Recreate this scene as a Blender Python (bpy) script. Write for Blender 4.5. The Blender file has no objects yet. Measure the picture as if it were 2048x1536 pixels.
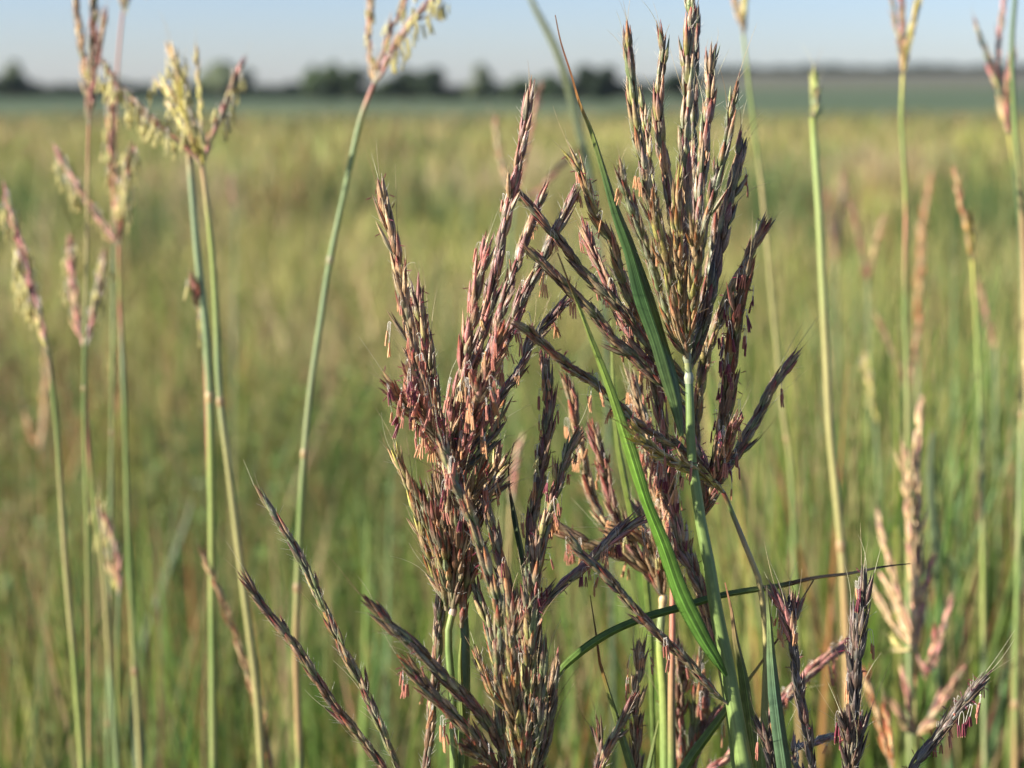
import bpy, math, random
import numpy as np
from mathutils import Vector, Matrix, Euler

random.seed(7); np.random.seed(7)
sc = bpy.context.scene
C = sc.collection

# ------------------------------------------------------------------ camera
PITCH = math.radians(10.09); FPX = 3248.0; CAMZ = 1.5; FOCUS = 0.57
cam_d = bpy.data.cameras.new("camera"); cam = bpy.data.objects.new("camera", cam_d); C.objects.link(cam)
cam.location = (0, 0, CAMZ); cam.rotation_euler = (math.pi/2 - PITCH, 0, 0)
cam_d.sensor_width = 36; cam_d.lens = 36*FPX/2048; cam_d.clip_start = 0.02; cam_d.clip_end = 20000
cam_d.dof.use_dof = True; cam_d.dof.focus_distance = FOCUS; cam_d.dof.aperture_fstop = 8.6
sc.camera = cam
# ------------------------------------------------------------------ sky and sun
SUN = Vector((-0.88, -0.26, 0.44)).normalized()
elev = math.asin(SUN.z); az = math.atan2(SUN.x, SUN.y)
w = bpy.data.worlds.new("World"); sc.world = w; w.use_nodes = True
nt = w.node_tree; nt.nodes.clear()
sky = nt.nodes.new('ShaderNodeTexSky'); sky.sky_type = 'NISHITA'; sky.sun_disc = False
sky.sun_elevation = elev; sky.sun_rotation = az
sky.air_density = 1.0; sky.dust_density = .5; sky.ozone_density = 2.6
bg = nt.nodes.new('ShaderNodeBackground'); bg.inputs['Strength'].default_value = 0.053
wo = nt.nodes.new('ShaderNodeOutputWorld')
tint = nt.nodes.new('ShaderNodeVectorMath'); tint.operation = 'MULTIPLY'; tint.inputs[1].default_value = (.91, .965, 1.25)
nt.links.new(sky.outputs[0], tint.inputs[0]); nt.links.new(tint.outputs[0], bg.inputs[0]); nt.links.new(bg.outputs[0], wo.inputs[0])
sl = bpy.data.lights.new("sun", 'SUN'); sl.energy = 5.0; sl.angle = math.radians(0.53); sl.color = (1, .92, .80)
so = bpy.data.objects.new("sun", sl); C.objects.link(so); so.rotation_euler = SUN.to_track_quat('Z', 'Y').to_euler()
sc.view_settings.view_transform = 'Standard'; sc.view_settings.look = 'None'
sc.view_settings.exposure = 1.4; sc.view_settings.gamma = 1.0
sc.render.engine = 'CYCLES'
sc.cycles.max_bounces = 6; sc.cycles.transparent_max_bounces = 6
sc.cycles.volume_bounces = 0

# ------------------------------------------------------------------ helpers
FW = np.array([0, math.cos(PITCH), -math.sin(PITCH)]); RT = np.array([1., 0, 0]); UP = np.array([0, math.sin(PITCH), math.cos(PITCH)])
CAM = np.array([0, 0, CAMZ])
def P(px, py, d):
    return CAM + d*(FW + (px-1024)/FPX*RT + (768-py)/FPX*UP)
def unit(v):
    n = np.linalg.norm(v, axis=-1, keepdims=True); return v/np.maximum(n, 1e-12)
def rnd(a, b): return random.uniform(a, b)
def mixc(a, b, t): return tuple(a[i]*(1-t)+b[i]*t for i in range(3))

def spline(pts, n):
    """Catmull-Rom through pts, resampled to n points of even arc length"""
    p = np.array(pts, float)
    if len(p) == 2:
        d = np.linspace(0, 1, n)[:, None]; return p[0]*(1-d)+p[1]*d
    q = np.vstack([2*p[0]-p[1], p, 2*p[-1]-p[-2]])
    out = []
    for i in range(1, len(q)-2):
        t = np.linspace(0, 1, 12, endpoint=False)[:, None]
        a, b, c, d = q[i-1], q[i], q[i+1], q[i+2]
        out.append(.5*((2*b)+(-a+c)*t+(2*a-5*b+4*c-d)*t*t+(-a+3*b-3*c+d)*t**3))
    out.append(p[-1:]); o = np.vstack(out)
    s = np.concatenate([[0], np.cumsum(np.linalg.norm(np.diff(o[:, :3], axis=0), axis=1))])
    u = np.linspace(0, s[-1], n)
    return np.stack([np.interp(u, s, o[:, k]) for k in range(o.shape[1])], 1)

class MB:
    def __init__(s): s.v = []; s.f = []; s.c = []; s.st = []; s.n = 0
    def add(s, v, f, c, st):
        v = np.asarray(v, float); k = len(v)
        c = np.asarray(c, float)
        if c.ndim == 1: c = np.tile(c, (k, 1))
        s.v.append(v); s.c.append(c); s.st.append(np.asarray(st, float))
        s.f.append(np.asarray(f, np.int64)+s.n); s.n += k
    def build(s, name, mat, parent=None, smooth=True):
        org = np.array(parent['_org']) if parent is not None and '_org' in parent else np.zeros(3)
        me = bpy.data.meshes.new(name)
        v = np.vstack(s.v)-org; nv = len(v)
        quads = np.vstack([f for f in s.f if f.shape[1] == 4]) if any(f.shape[1] == 4 for f in s.f) else np.zeros((0, 4), int)
        tris = np.vstack([f for f in s.f if f.shape[1] == 3]) if any(f.shape[1] == 3 for f in s.f) else np.zeros((0, 3), int)
        me.vertices.add(nv); me.vertices.foreach_set('co', v.astype(np.float32).ravel())
        li = np.concatenate([quads.ravel(), tris.ravel()]).astype(np.int32)
        me.loops.add(len(li)); me.loops.foreach_set('vertex_index', li)
        nq, ntr = len(quads), len(tris)
        me.polygons.add(nq+ntr)
        ls = np.concatenate([np.arange(nq)*4, nq*4+np.arange(ntr)*3]).astype(np.int32)
        me.polygons.foreach_set('loop_start', ls)
        if smooth: me.polygons.foreach_set('use_smooth', np.ones(nq+ntr, bool))
        me.update(calc_edges=True)
        c = np.hstack([np.vstack(s.c), np.ones((nv, 1))]).astype(np.float32)
        a = me.color_attributes.new('Col', 'FLOAT_COLOR', 'POINT'); a.data.foreach_set('color', c.ravel())
        st = np.vstack(s.st).astype(np.float32)
        b = me.attributes.new('st', 'FLOAT2', 'POINT'); b.data.foreach_set('vector', st.ravel())
        me.validate()
        me.materials.append(mat)
        o = bpy.data.objects.new(name, me); C.objects.link(o)
        if parent is not None: o.parent = parent
        return o

def tube(mb, pts, rad, col, sides=8, freq=1.0, close=True):
    pts = np.asarray(pts, float); n = len(pts)
    rad = np.full(n, rad) if np.isscalar(rad) else np.asarray(rad, float)
    col = np.asarray(col, float)
    if col.ndim == 1: col = np.tile(col, (n, 1))
    T = unit(np.gradient(pts, axis=0))
    ref = np.array([0, 1, 0]) if abs(T[0][1]) < .9 else np.array([1, 0, 0])
    A = unit(np.cross(T, ref)); B = np.cross(T, A)
    an = np.arange(sides)*2*math.pi/sides
    ring = np.cos(an)[None, :, None]*A[:, None, :]+np.sin(an)[None, :, None]*B[:, None, :]
    v = (pts[:, None, :]+ring*rad[:, None, None]).reshape(-1, 3)
    cc = np.repeat(col, sides, 0)
    s = np.concatenate([[0], np.cumsum(np.linalg.norm(np.diff(pts, axis=0), axis=1))])
    st = np.stack([np.tile(np.arange(sides)/sides*freq, n), np.repeat(s*100, sides)], 1)
    i = np.arange(n-1)[:, None]*sides; j = np.arange(sides)[None, :]; j2 = (j+1) % sides
    f = np.stack([i+j, i+j2, i+sides+j2, i+sides+j], -1).reshape(-1, 4)
    mb.add(v, f, cc, st)
    if close:
        for k, e in ((0, pts[0]), ((n-1)*sides, pts[-1])):
            base = mb.n
            vv = np.vstack([v[k:k+sides], e[None]]); 
            ff = [[q, (q+1) % sides, sides] for q in range(sides)]
            mb.add(vv, ff, np.vstack([cc[k:k+sides], cc[k:k+1]]), np.vstack([st[k:k+sides], st[k:k+1]]))

def colstops(stops, n):
    t = np.linspace(0, 1, n); x = [s[0] for s in stops]
    return np.stack([np.interp(t, x, [s[1][k] for s in stops]) for k in range(3)], 1)

# ------------------------------------------------------------------ materials
def mat_base(name): 
    m = bpy.data.materials.new(name); m.use_nodes = True; t = m.node_tree; t.nodes.clear(); return m, t
def N(t, kind, **kw):
    n = t.nodes.new(kind)
    for k, v in kw.items():
        if k.startswith('i_'): n.inputs[k[2:].replace('_', ' ')].default_value = v
        else: setattr(n, k, v)
    return n
def plantmat(name, rough=.5, trans=.15, stri=30., along=.5, lo=.7, hi=1.2, bump=.3, spot=0., spec=.35, speckle=900.):
    m, t = mat_base(name); L = t.links.new
    col = N(t, 'ShaderNodeAttribute', attribute_name='Col')
    st = N(t, 'ShaderNodeAttribute', attribute_name='st')
    mp = N(t, 'ShaderNodeVectorMath', operation='MULTIPLY'); mp.inputs[1].default_value = (stri, along, 1)
    L(st.outputs['Vector'], mp.inputs[0])
    ns = N(t, 'ShaderNodeTexNoise', noise_dimensions='2D'); ns.inputs['Scale'].default_value = 1; ns.inputs['Detail'].default_value = 2
    L(mp.outputs[0], ns.inputs['Vector'])
    mr = N(t, 'ShaderNodeMapRange'); mr.inputs[1].default_value = .3; mr.inputs[2].default_value = .7
    mr.inputs[3].default_value = lo; mr.inputs[4].default_value = hi
    L(ns.outputs[0], mr.inputs[0])
    geo = N(t, 'ShaderNodeTexCoord')
    n2 = N(t, 'ShaderNodeTexNoise'); n2.inputs['Scale'].default_value = speckle; n2.inputs['Detail'].default_value = 3
    L(geo.outputs['Object'], n2.inputs['Vector'])
    m2 = N(t, 'ShaderNodeMapRange'); m2.inputs[1].default_value = .3; m2.inputs[2].default_value = .7
    m2.inputs[3].default_value = 1-spot; m2.inputs[4].default_value = 1+spot*.6
    L(n2.outputs[0], m2.inputs[0])
    mu = N(t, 'ShaderNodeMath', operation='MULTIPLY'); L(mr.outputs[0], mu.inputs[0]); L(m2.outputs[0], mu.inputs[1])
    vm = N(t, 'ShaderNodeVectorMath', operation='SCALE'); L(col.outputs['Color'], vm.inputs[0]); L(mu.outputs[0], vm.inputs['Scale'])
    pb = N(t, 'ShaderNodeBsdfPrincipled'); pb.inputs['Roughness'].default_value = rough
    pb.inputs['Specular IOR Level'].default_value = spec
    L(vm.outputs[0], pb.inputs['Base Color'])
    if bump > 0:
        bp = N(t, 'ShaderNodeBump'); bp.inputs['Strength'].default_value = bump; bp.inputs['Distance'].default_value = .0003
        L(ns.outputs[0], bp.inputs['Height']); L(bp.outputs[0], pb.inputs['Normal'])
    out = N(t, 'ShaderNodeOutputMaterial')
    if trans > 0:
        tr = N(t, 'ShaderNodeBsdfTranslucent'); L(vm.outputs[0], tr.inputs['Color'])
        mx = N(t, 'ShaderNodeMixShader'); mx.inputs[0].default_value = trans
        L(pb.outputs[0], mx.inputs[1]); L(tr.outputs[0], mx.inputs[2]); L(mx.outputs[0], out.inputs[0])
    else: L(pb.outputs[0], out.inputs[0])
    return m
M_GL = plantmat('spikelet', rough=.42, trans=.15, stri=5, along=.35, lo=.45, hi=1.5, bump=.8, spot=.3, spec=.5)
M_ST = plantmat('stem', rough=.42, trans=0, stri=9, along=.35, lo=.78, hi=1.12, bump=.35, spot=.12, spec=.4, speckle=500)
M_LF = plantmat('leaf', rough=.42, trans=.38, stri=14, along=.10, lo=.66, hi=1.22, bump=.6, spot=.26, spec=.45, speckle=260)
M_AN = plantmat('anther', rough=.5, trans=.2, stri=4, along=1, lo=.75, hi=1.2, bump=.3, spot=.2)
M_BG = plantmat('blade', rough=.6, trans=.32, stri=2, along=.6, lo=.8, hi=1.15, bump=0, spot=.0, spec=.25)
M_TR = plantmat('foliage', rough=.7, trans=.15, stri=1, along=.1, lo=.8, hi=1.1, bump=0, spot=0, spec=.15)

# ------------------------------------------------------------------ things
def thing(name, label, cat, base, group=None):
    o = bpy.data.objects.new(name, None); C.objects.link(o)
    o.location = tuple(base); o.empty_display_size = .02
    o['label'] = label; o['category'] = cat; o['_org'] = [float(x) for x in base]
    if group: o['group'] = group
    return o
def setting(o, kind='structure'): o['kind'] = kind; return o

# ------------------------------------------------------------------ ground, far fields
def hill(x, y):
    r = np.hypot(x, y); a = np.arctan2(x, y)
    sa = np.clip((a-.045)/.10, 0, 1); sa = sa*sa*(3-2*sa)
    sr = np.clip((r-380)/1500, 0, 1); sr = sr**1.1
    back = np.clip((r-2000)/1500, 0, 1)
    return (sa*25.0*sr + .6*np.sin(x*.011+1)*np.sin(y*.008)*np.clip((r-60)/300, 0, 1))*(1-back*.6)
def build_ground():
    radii = np.concatenate([[0], np.geomspace(.5, 6000, 90)]); ns = 220
    an = np.arange(ns)*2*math.pi/ns
    R, A = np.meshgrid(radii[1:], an, indexing='ij')
    X = R*np.sin(A); Y = R*np.cos(A); Z = hill(X, Y)
    v = np.stack([X, Y, Z], -1).reshape(-1, 3)
    i = np.arange(len(radii)-2)[:, None]*ns; j = np.arange(ns)[None]; j2 = (j+1) % ns
    f = np.stack([i+j, i+ns+j, i+ns+j2, i+j2], -1).reshape(-1, 4)
    mb = MB(); mb.add(v, f, (.2, .2, .1), v[:, :2])
    k = mb.n; vv = np.vstack([v[:ns], [[0, 0, 0]]]); mb.add(vv, [[(q+1) % ns, ns, q] for q in range(ns)], (.2, .2, .1), vv[:, :2])
    m, t = mat_base('ground'); L = t.links.new
    g = N(t, 'ShaderNodeNewGeometry'); sx = N(t, 'ShaderNodeSeparateXYZ'); L(g.outputs['Position'], sx.inputs[0])
    ln = N(t, 'ShaderNodeVectorMath', operation='LENGTH'); L(g.outputs['Position'], ln.inputs[0])
    n1 = N(t, 'ShaderNodeTexNoise'); n1.inputs['Scale'].default_value = .02; L(g.outputs['Position'], n1.inputs['Vector'])
    n1.inputs['Detail'].default_value = 3
    # distance with a little wobble at the field borders
    wob = N(t, 'ShaderNodeMath', operation='MULTIPLY_ADD'); L(n1.outputs[0], wob.inputs[0]); wob.inputs[1].default_value = .16; wob.inputs[2].default_value = .92
    dd = N(t, 'ShaderNodeMath', operation='MULTIPLY'); L(ln.outputs['Value'], dd.inputs[0]); L(wob.outputs[0], dd.inputs[1])
    lg = N(t, 'ShaderNodeMath', operation='LOGARITHM'); L(dd.outputs[0], lg.inputs[0]); lg.inputs[1].default_value = 10
    mr = N(t, 'ShaderNodeMapRange'); L(lg.outputs[0], mr.inputs[0]); mr.inputs[1].default_value = 0; mr.inputs[2].default_value = 4
    cr = N(t, 'ShaderNodeValToRGB'); L(mr.outputs[0], cr.inputs[0])
    def lr(r): return math.log10(r)/4
    st = [(lr(4), (.075, .07, .035)), (lr(12), (.16, .15, .065)), (lr(30), (.25, .225, .10)), (lr(80), (.22, .21, .08)),
          (lr(150), (.09, .115, .06)), (lr(420), (.06, .095, .05)), (lr(620), (.09, .11, .06)), (lr(900), (.105, .105, .07)), (lr(2500), (.11, .10, .08))]
    el = cr.color_ramp.elements
    el[0].position = st[0][0]; el[0].color = (*st[0][1], 1); el[1].position = st[-1][0]; el[1].color = (*st[-1][1], 1)
    for p, c in st[1:-1]:
        e = el.new(p); e.color = (*c, 1)
    n2 = N(t, 'ShaderNodeTexNoise'); n2.inputs['Scale'].default_value = .35; n2.inputs['Detail'].default_value = 6; L(g.outputs['Position'], n2.inputs['Vector'])
    m2 = N(t, 'ShaderNodeMapRange'); L(n2.outputs[0], m2.inputs[0]); m2.inputs[1].default_value = .35; m2.inputs[2].default_value = .65
    m2.inputs[3].default_value = .8; m2.inputs[4].default_value = 1.2
    vm = N(t, 'ShaderNodeVectorMath', operation='SCALE'); L(cr.outputs[0], vm.inputs[0]); L(m2.outputs[0], vm.inputs['Scale'])
    # tan/pink patches in the prairie
    n3 = N(t, 'ShaderNodeTexNoise'); n3.inputs['Scale'].default_value = .07; n3.inputs['Detail'].default_value = 2; L(g.outputs['Position'], n3.inputs['Vector'])
    m3 = N(t, 'ShaderNodeMapRange'); L(n3.outputs[0], m3.inputs[0]); m3.inputs[1].default_value = .52; m3.inputs[2].default_value = .68
    lim = N(t, 'ShaderNodeMapRange'); L(ln.outputs['Value'], lim.inputs[0]); lim.inputs[1].default_value = 90; lim.inputs[2].default_value = 110; lim.inputs[3].default_value = .55; lim.inputs[4].default_value = 0
    mm = N(t, 'ShaderNodeMath', operation='MULTIPLY'); L(m3.outputs[0], mm.inputs[0]); L(lim.outputs[0], mm.inputs[1])
    mx = N(t, 'ShaderNodeMix', data_type='RGBA'); L(mm.outputs[0], mx.inputs['Factor']); L(vm.outputs[0], mx.inputs[6]); mx.inputs[7].default_value = (.36, .27, .16, 1)
    pb = N(t, 'ShaderNodeBsdfPrincipled'); pb.inputs['Roughness'].default_value = .9; pb.inputs['Specular IOR Level'].default_value = .1
    L(mx.outputs[2], pb.inputs['Base Color'])
    out = N(t, 'ShaderNodeOutputMaterial'); L(pb.outputs[0], out.inputs[0])
    setting(mb.build('ground', m))
build_ground()

# ------------------------------------------------------------------ meadow grass (nobody could count it)
def blades(name, x, y, h, w, lean, cb, ct, K=4, zb=None):
    n = len(x); phi = np.random.uniform(0, 2*math.pi, n); ph2 = np.random.uniform(0, math.pi, n)
    z0 = hill(x, y)
    t = np.linspace(0, 1, K+1)
    cx = x[:, None]+(lean*h*np.cos(phi))[:, None]*t**2; cy = y[:, None]+(lean*h*np.sin(phi))[:, None]*t**2
    cz = z0[:, None]+h[:, None]*(t-.35*(lean[:, None]**2)*t**3)
    ww = w[:, None]*np.maximum(.04, np.array([.7, 1, .95, .65, .04]) if K == 4 else (1-t)**.7)
    sxv = np.cos(ph2)[:, None]*ww/2; syv = np.sin(ph2)[:, None]*ww/2
    v = np.stack([np.stack([cx-sxv, cy-syv, cz], -1), np.stack([cx+sxv, cy+syv, cz], -1)], 2)  # n,K+1,2,3
    v = v.reshape(-1, 3)
    b = (np.arange(n)*(K+1)*2)[:, None]; k = np.arange(K)[None]*2
    f = np.stack([b+k, b+k+1, b+k+3, b+k+2], -1).reshape(-1, 4)
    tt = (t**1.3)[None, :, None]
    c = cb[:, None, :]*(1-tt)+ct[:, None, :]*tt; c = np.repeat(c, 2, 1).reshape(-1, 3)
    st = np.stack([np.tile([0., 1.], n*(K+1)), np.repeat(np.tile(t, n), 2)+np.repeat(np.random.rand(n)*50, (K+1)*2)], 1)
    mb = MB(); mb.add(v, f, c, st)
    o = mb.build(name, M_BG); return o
GREENS = np.array([(.10, .19, .03), (.14, .23, .035), (.08, .15, .035), (.19, .27, .07), (.13, .22, .09), (.22, .26, .045)])
TANS = np.array([(.41, .36, .13), (.34, .33, .10), (.47, .38, .18), (.31, .31, .08), (.42, .30, .16), (.43, .385, .13)])
REDS = np.array([(.36, .14, .06), (.33, .16, .12), (.28, .12, .09)])
def lf(x, y, s, p):  # low-frequency patches
    return .5+.25*(np.sin(x*s*1.3+p)*np.cos(y*s*.9+p*2)+np.sin((x+y)*s*.6+p*3)*np.cos((x-y)*s*.8-p))
def meadow():
    # tussocks: every tussock has its own colour, height and lean
    nc = 9000
    r = np.exp(np.random.uniform(math.log(.9), math.log(85), nc)); a = np.random.uniform(-.62, .62, nc)
    x = r*np.sin(a); y = r*np.cos(a)
    far = np.clip(np.log(r/1.8)/math.log(3.6), 0, 1)
    patch = lf(x, y, 1.9, 1.)*.5+lf(x, y, .35, 2.)*.5
    pt = np.clip(.10+.68*far+.7*(patch-.5), .04, .9)
    green = np.zeros(nc, bool)
    for px, py, hw, hh in ((60, 372, 110, 22), (300, 385, 70, 28), (640, 365, 120, 16), (895, 375, 60, 24), (1545, 370, 90, 30), (1950, 372, 110, 24), (1350, 352, 80, 14), (820, 268, 60, 8)):
        R0 = .72/((py-190)/FPX); rx = hw/FPX*R0; ra = (px-1024)/FPX; dr = R0*hh/(py-190)*1.2
        green |= (np.abs((a-ra)*R0/rx)**2+np.abs((r-R0)/dr)**2) < 1
    pale = np.zeros(nc, bool)
    for px, py, hw, hh in ((400, 342, 130, 14), (970, 322, 130, 16), (1720, 305, 130, 14), (560, 600, 90, 14)):
        R0 = .72/((py-190)/FPX); rx = hw/FPX*R0; ra = (px-1024)/FPX; dr = R0*hh/(py-190)*1.2
        pale |= (np.abs((a-ra)*R0/rx)**2+np.abs((r-R0)/dr)**2) < 1
    lb = np.log(r); band = .5+.5*np.sin(lb*9.+.6*np.sin(a*7)+.5)*np.cos(lb*3.7+a*3)
    band = band*np.clip((r-4)/5, 0, 1)
    pt = np.clip(pt+.55*(band-.45)*np.clip((r-4)/5, 0, 1), .03, .97)
    leafy = np.clip(1-np.abs(a+.09)/.10, 0, 1)*np.clip((4.2-r)/2, 0, 1)
    pt = np.where(green, .05, pt*(1-.7*leafy))
    k = 20; n = nc*k
    cg = GREENS[np.random.randint(0, len(GREENS), nc)]*np.random.uniform(.42, 1.5, (nc, 1))
    ctn = TANS[np.random.randint(0, len(TANS), nc)]*np.random.uniform(.75, 1.25, (nc, 1)); crd = REDS[np.random.randint(0, len(REDS), nc)]
    nearf = (.70+.30*np.clip((r-2)/3.2, 0, 1))[:, None]
    cg = cg*(1+.18*(band[:, None]))*nearf; ctn = ctn*nearf
    cg = np.where(green[:, None], np.array((.09, .15, .045))*np.random.uniform(.7, 1.2, (nc, 1)), cg)
    ctn = np.where(pale[:, None], np.array((.42, .32, .18)), ctn)
    fade = np.clip((r-38)/40, 0, 1)[:, None]; cg = cg*(1-fade)+np.array((.11, .14, .065))*fade; ctn = ctn*(1-.75*fade)+np.array((.13, .155, .07))*.75*fade
    hc = np.random.uniform(.46, .88, nc)*(.85+.3*patch); hc = np.where(green, hc*1.3, hc); hc = np.where(pale, hc*1.15, hc)
    rep = lambda q: np.repeat(q, k, 0)
    R_ = rep(r); sc_ = .035*np.maximum(1, R_/2.2)**.9
    X = rep(x)+np.random.normal(size=n)*sc_; Y = rep(y)+np.random.normal(size=n)*sc_
    h = rep(hc)*np.random.uniform(.7, 1.15, n); h = np.minimum(h, np.where(R_ < 1.6, .86, 1.15))
    w = .0075*np.maximum(1, R_/3.2)**.85*np.random.uniform(.4, 1.3, n)
    lean = np.random.uniform(.02, .6, n)
    isT = np.random.rand(n) < rep(pt*.5+.5*(np.random.rand(nc) < pt))
    isT |= rep(pale)
    isR = (np.random.rand(n) < rep(np.where(np.random.rand(nc) < .07, .6, .01))) | ((np.abs(rep(a)+.27) < .06) & (R_ > 2.0) & (R_ < 5.0) & (rep(np.random.rand(nc)) < .2))
    ct = np.where(isT[:, None], rep(ctn), rep(cg)); ct = np.where(isR[:, None], rep(crd), ct)
    ct = ct*np.random.uniform(.8, 1.2, (n, 1))
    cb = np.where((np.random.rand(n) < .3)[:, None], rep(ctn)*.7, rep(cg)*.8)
    setting(blades('meadow_grass', X, Y, h, w, lean, cb, ct), 'stuff')
meadow()
def near_blades():
    # tall slender leaves standing 1 to 2.4 m away, denser on the right
    n = 3600
    u = np.random.rand(n); px = np.where(u < .66, np.random.uniform(1350, 2350, n), np.random.uniform(-350, 1350, n))
    d = np.random.uniform(1.15, 2.6, n); 
    toppy = np.where(px > 1450, np.random.uniform(380, 1350, n), np.random.uniform(880, 1500, n))
    top = np.array([P(a, b, c) for a, b, c in zip(px, toppy, d)])
    lean = np.random.uniform(.03, .22, n)
    h = np.clip(top[:, 2], .7, 1.45)
    g = GREENS[np.random.randint(0, len(GREENS), n)]*np.random.uniform(.45, 1.35, (n, 1))
    tn = TANS[np.random.randint(0, len(TANS), n)]*np.random.uniform(.55, .9, (n, 1)); rd = REDS[np.random.randint(0, len(REDS), n)]
    k = np.random.rand(n)[:, None]
    ct = np.where(k < .62, g, np.where(k < .9, tn, rd)); cb = g
    setting(blades('tall_grass', top[:, 0], top[:, 1], h, np.random.uniform(.003, .0085, n), lean, cb, ct), 'stuff')
near_blades()
def weeds():
    # low leafy plants between the grass, most of them left of centre
    V = []; cc = []
    for k in range(420):
        r = rnd(1.7, 4.8); a = random.gauss(-.08, .13) if k % 3 else rnd(-.4, .4); x = r*math.sin(a); y = r*math.cos(a); H = rnd(.5, .82)
        col = np.array(random.choice([(.10, .20, .035), (.13, .24, .05), (.08, .16, .04), (.17, .26, .08)])); 
        for j in range(34):
            c = np.array([x, y, 0])+np.array([random.gauss(0, .05), random.gauss(0, .05), H*rnd(.35, 1)])
            u = unit(np.random.normal(size=3)+np.array([0, 0, .4])); w2 = unit(np.cross(u, np.random.normal(size=3))); n2 = np.cross(u, w2)
            l = rnd(.015, .035); ww = l*rnd(.2, .32)
            V += [c, c+u*l*.5+w2*ww+n2*l*.06, c+u*l*1.1-n2*l*.12, c+u*l*.5-w2*ww+n2*l*.06]; cc += [col*rnd(.45, 1.1)]*4
        V += [np.array([x-.002, y, 0]), np.array([x+.002, y, 0]), np.array([x+.001, y, H]), np.array([x-.001, y, H])]; cc += [col]*4
    V = np.array(V); mb = MB(); mb.add(V, np.arange(len(V)).reshape(-1, 4), np.array(cc), V[:, :2]*9)
    setting(mb.build('leafy_weeds', M_BG, smooth=False), 'stuff')
weeds()

# ------------------------------------------------------------------ far trees
def tree(px, top, bot, wpx, dist, label, col, n=2600, group='trees at the far edge of the prairie', split=None):
    b = P(px, bot, dist); x, y = b[0], b[1]; z = float(hill(np.array(x), np.array(y)))
    H = (bot-top)/FPX*dist; Rw = wpx/FPX*dist/2
    root = thing('tree', label, 'tree', (x, y, z), group)
    mb = MB(); rr = .05*H
    tube(mb, [(x, y, z-.3), (x+.02*H, y, z+.3*H), (x, y, z+.75*H)], [rr, rr*.7, rr*.2], (.09, .075, .055), 7)
    for k in range(5):
        a = rnd(0, 6.28); s = z+rnd(.25, .5)*H
        tube(mb, [(x, y, s), (x+math.cos(a)*Rw*.4, y+math.sin(a)*Rw*.4, s+.15*H), (x+math.cos(a)*Rw*.7, y+math.sin(a)*Rw*.7, s+.3*H)], [rr*.4, rr*.25, rr*.1], (.09, .075, .055), 5)
    mb.build('trunk', M_ST, root)
    # lobes
    nl = 12; lobes = []
    for k in range(nl):
        a = rnd(0, 6.28); q = rnd(0, .8)
        lobes.append((x+math.cos(a)*Rw*q, y+math.sin(a)*Rw*q, z+H*rnd(.22, .82)*(1-.22*q), Rw*rnd(.32, .52), H*rnd(.15, .24)))
    lobes.append((x, y, z+.78*H, Rw*.45, .2*H))
    V = []; 
    for i in range(n):
        l = random.choice(lobes)
        d = unit(np.random.normal(size=3)); q = rnd(.55, 1.05)
        c = np.array(l[:3])+d*np.array([l[3], l[3], l[4]])*q
        s = H*rnd(.03, .07); u = unit(np.random.normal(size=3)); v2 = unit(np.cross(u, d+.01)); u = np.cross(v2, d)
        V.append([c-u*s-v2*s*.6, c+u*s-v2*s*.6, c+u*s+v2*s*.6, c-u*s+v2*s*.6])
    V = np.array(V).reshape(-1, 3); F = np.arange(len(V)).reshape(-1, 4)
    cc = np.repeat(np.array(col)*np.random.uniform(.7, 1.35, (n, 1)), 4, 0)
    mb = MB(); mb.add(V, F, cc, V[:, :2]); mb.build('crown', M_TR, root, smooth=False)
DKG = (.022, .038, .02); MDG = (.06, .09, .04); PLG = (.13, .16, .09)
TREES = [
 (18, 158, 203, 80, 420, 'low dark trees at the far left edge of the horizon', DKG),
 (32, 132, 200, 42, 520, 'pale tall tree rising over the dark trees at the far left', PLG),
 (447, 132, 200, 84, 520, 'pale round tree on the horizon behind the yellow flowering grass head', PLG),
 (627, 142, 206, 34, 430, 'narrow tree standing at the left end of the middle row of trees', MDG),
 (668, 138, 208, 44, 430, 'second tree from the left in the middle row, with an uneven top', MDG),
 (708, 142, 204, 50, 450, 'tree just left of the leaning bare green stem on the horizon', MDG),
 (645, 172, 208, 40, 425, 'low dark bushes joining the first two trees of the middle row', DKG),
 (1135, 172, 206, 60, 440, 'low scrub filling the gap left of the broad dark tree', DKG),
 (768, 172, 208, 30, 430, 'low bush tucked against the left side of the big dark tree clump', MDG),
 (812, 150, 208, 72, 420, 'left half of the big dark rounded clump of trees', DKG),
 (866, 148, 209, 66, 415, 'right half of the big dark rounded clump of trees', DKG),
 (961, 140, 208, 44, 460, 'pale upright tree standing alone right of the dark clump', PLG),
 (1042, 162, 204, 54, 470, 'low tree behind the tall left raceme tip', MDG),
 (1098, 158, 206, 58, 460, 'low bluish tree between the left racemes and the bent brown leaf tip', MDG),
 (1170, 140, 206, 70, 440, 'broad dark tree just right of the long brown leaf tip', DKG),
 (1216, 142, 206, 60, 440, 'dark tree directly left of the leftmost tall upright raceme', DKG),
 (1345, 152, 202, 60, 460, 'dark tree seen between the tall upright racemes', DKG),
]
for a in TREES: tree(a[0], a[1]-9, a[2], a[3]*1.45, *a[4:7])
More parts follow.
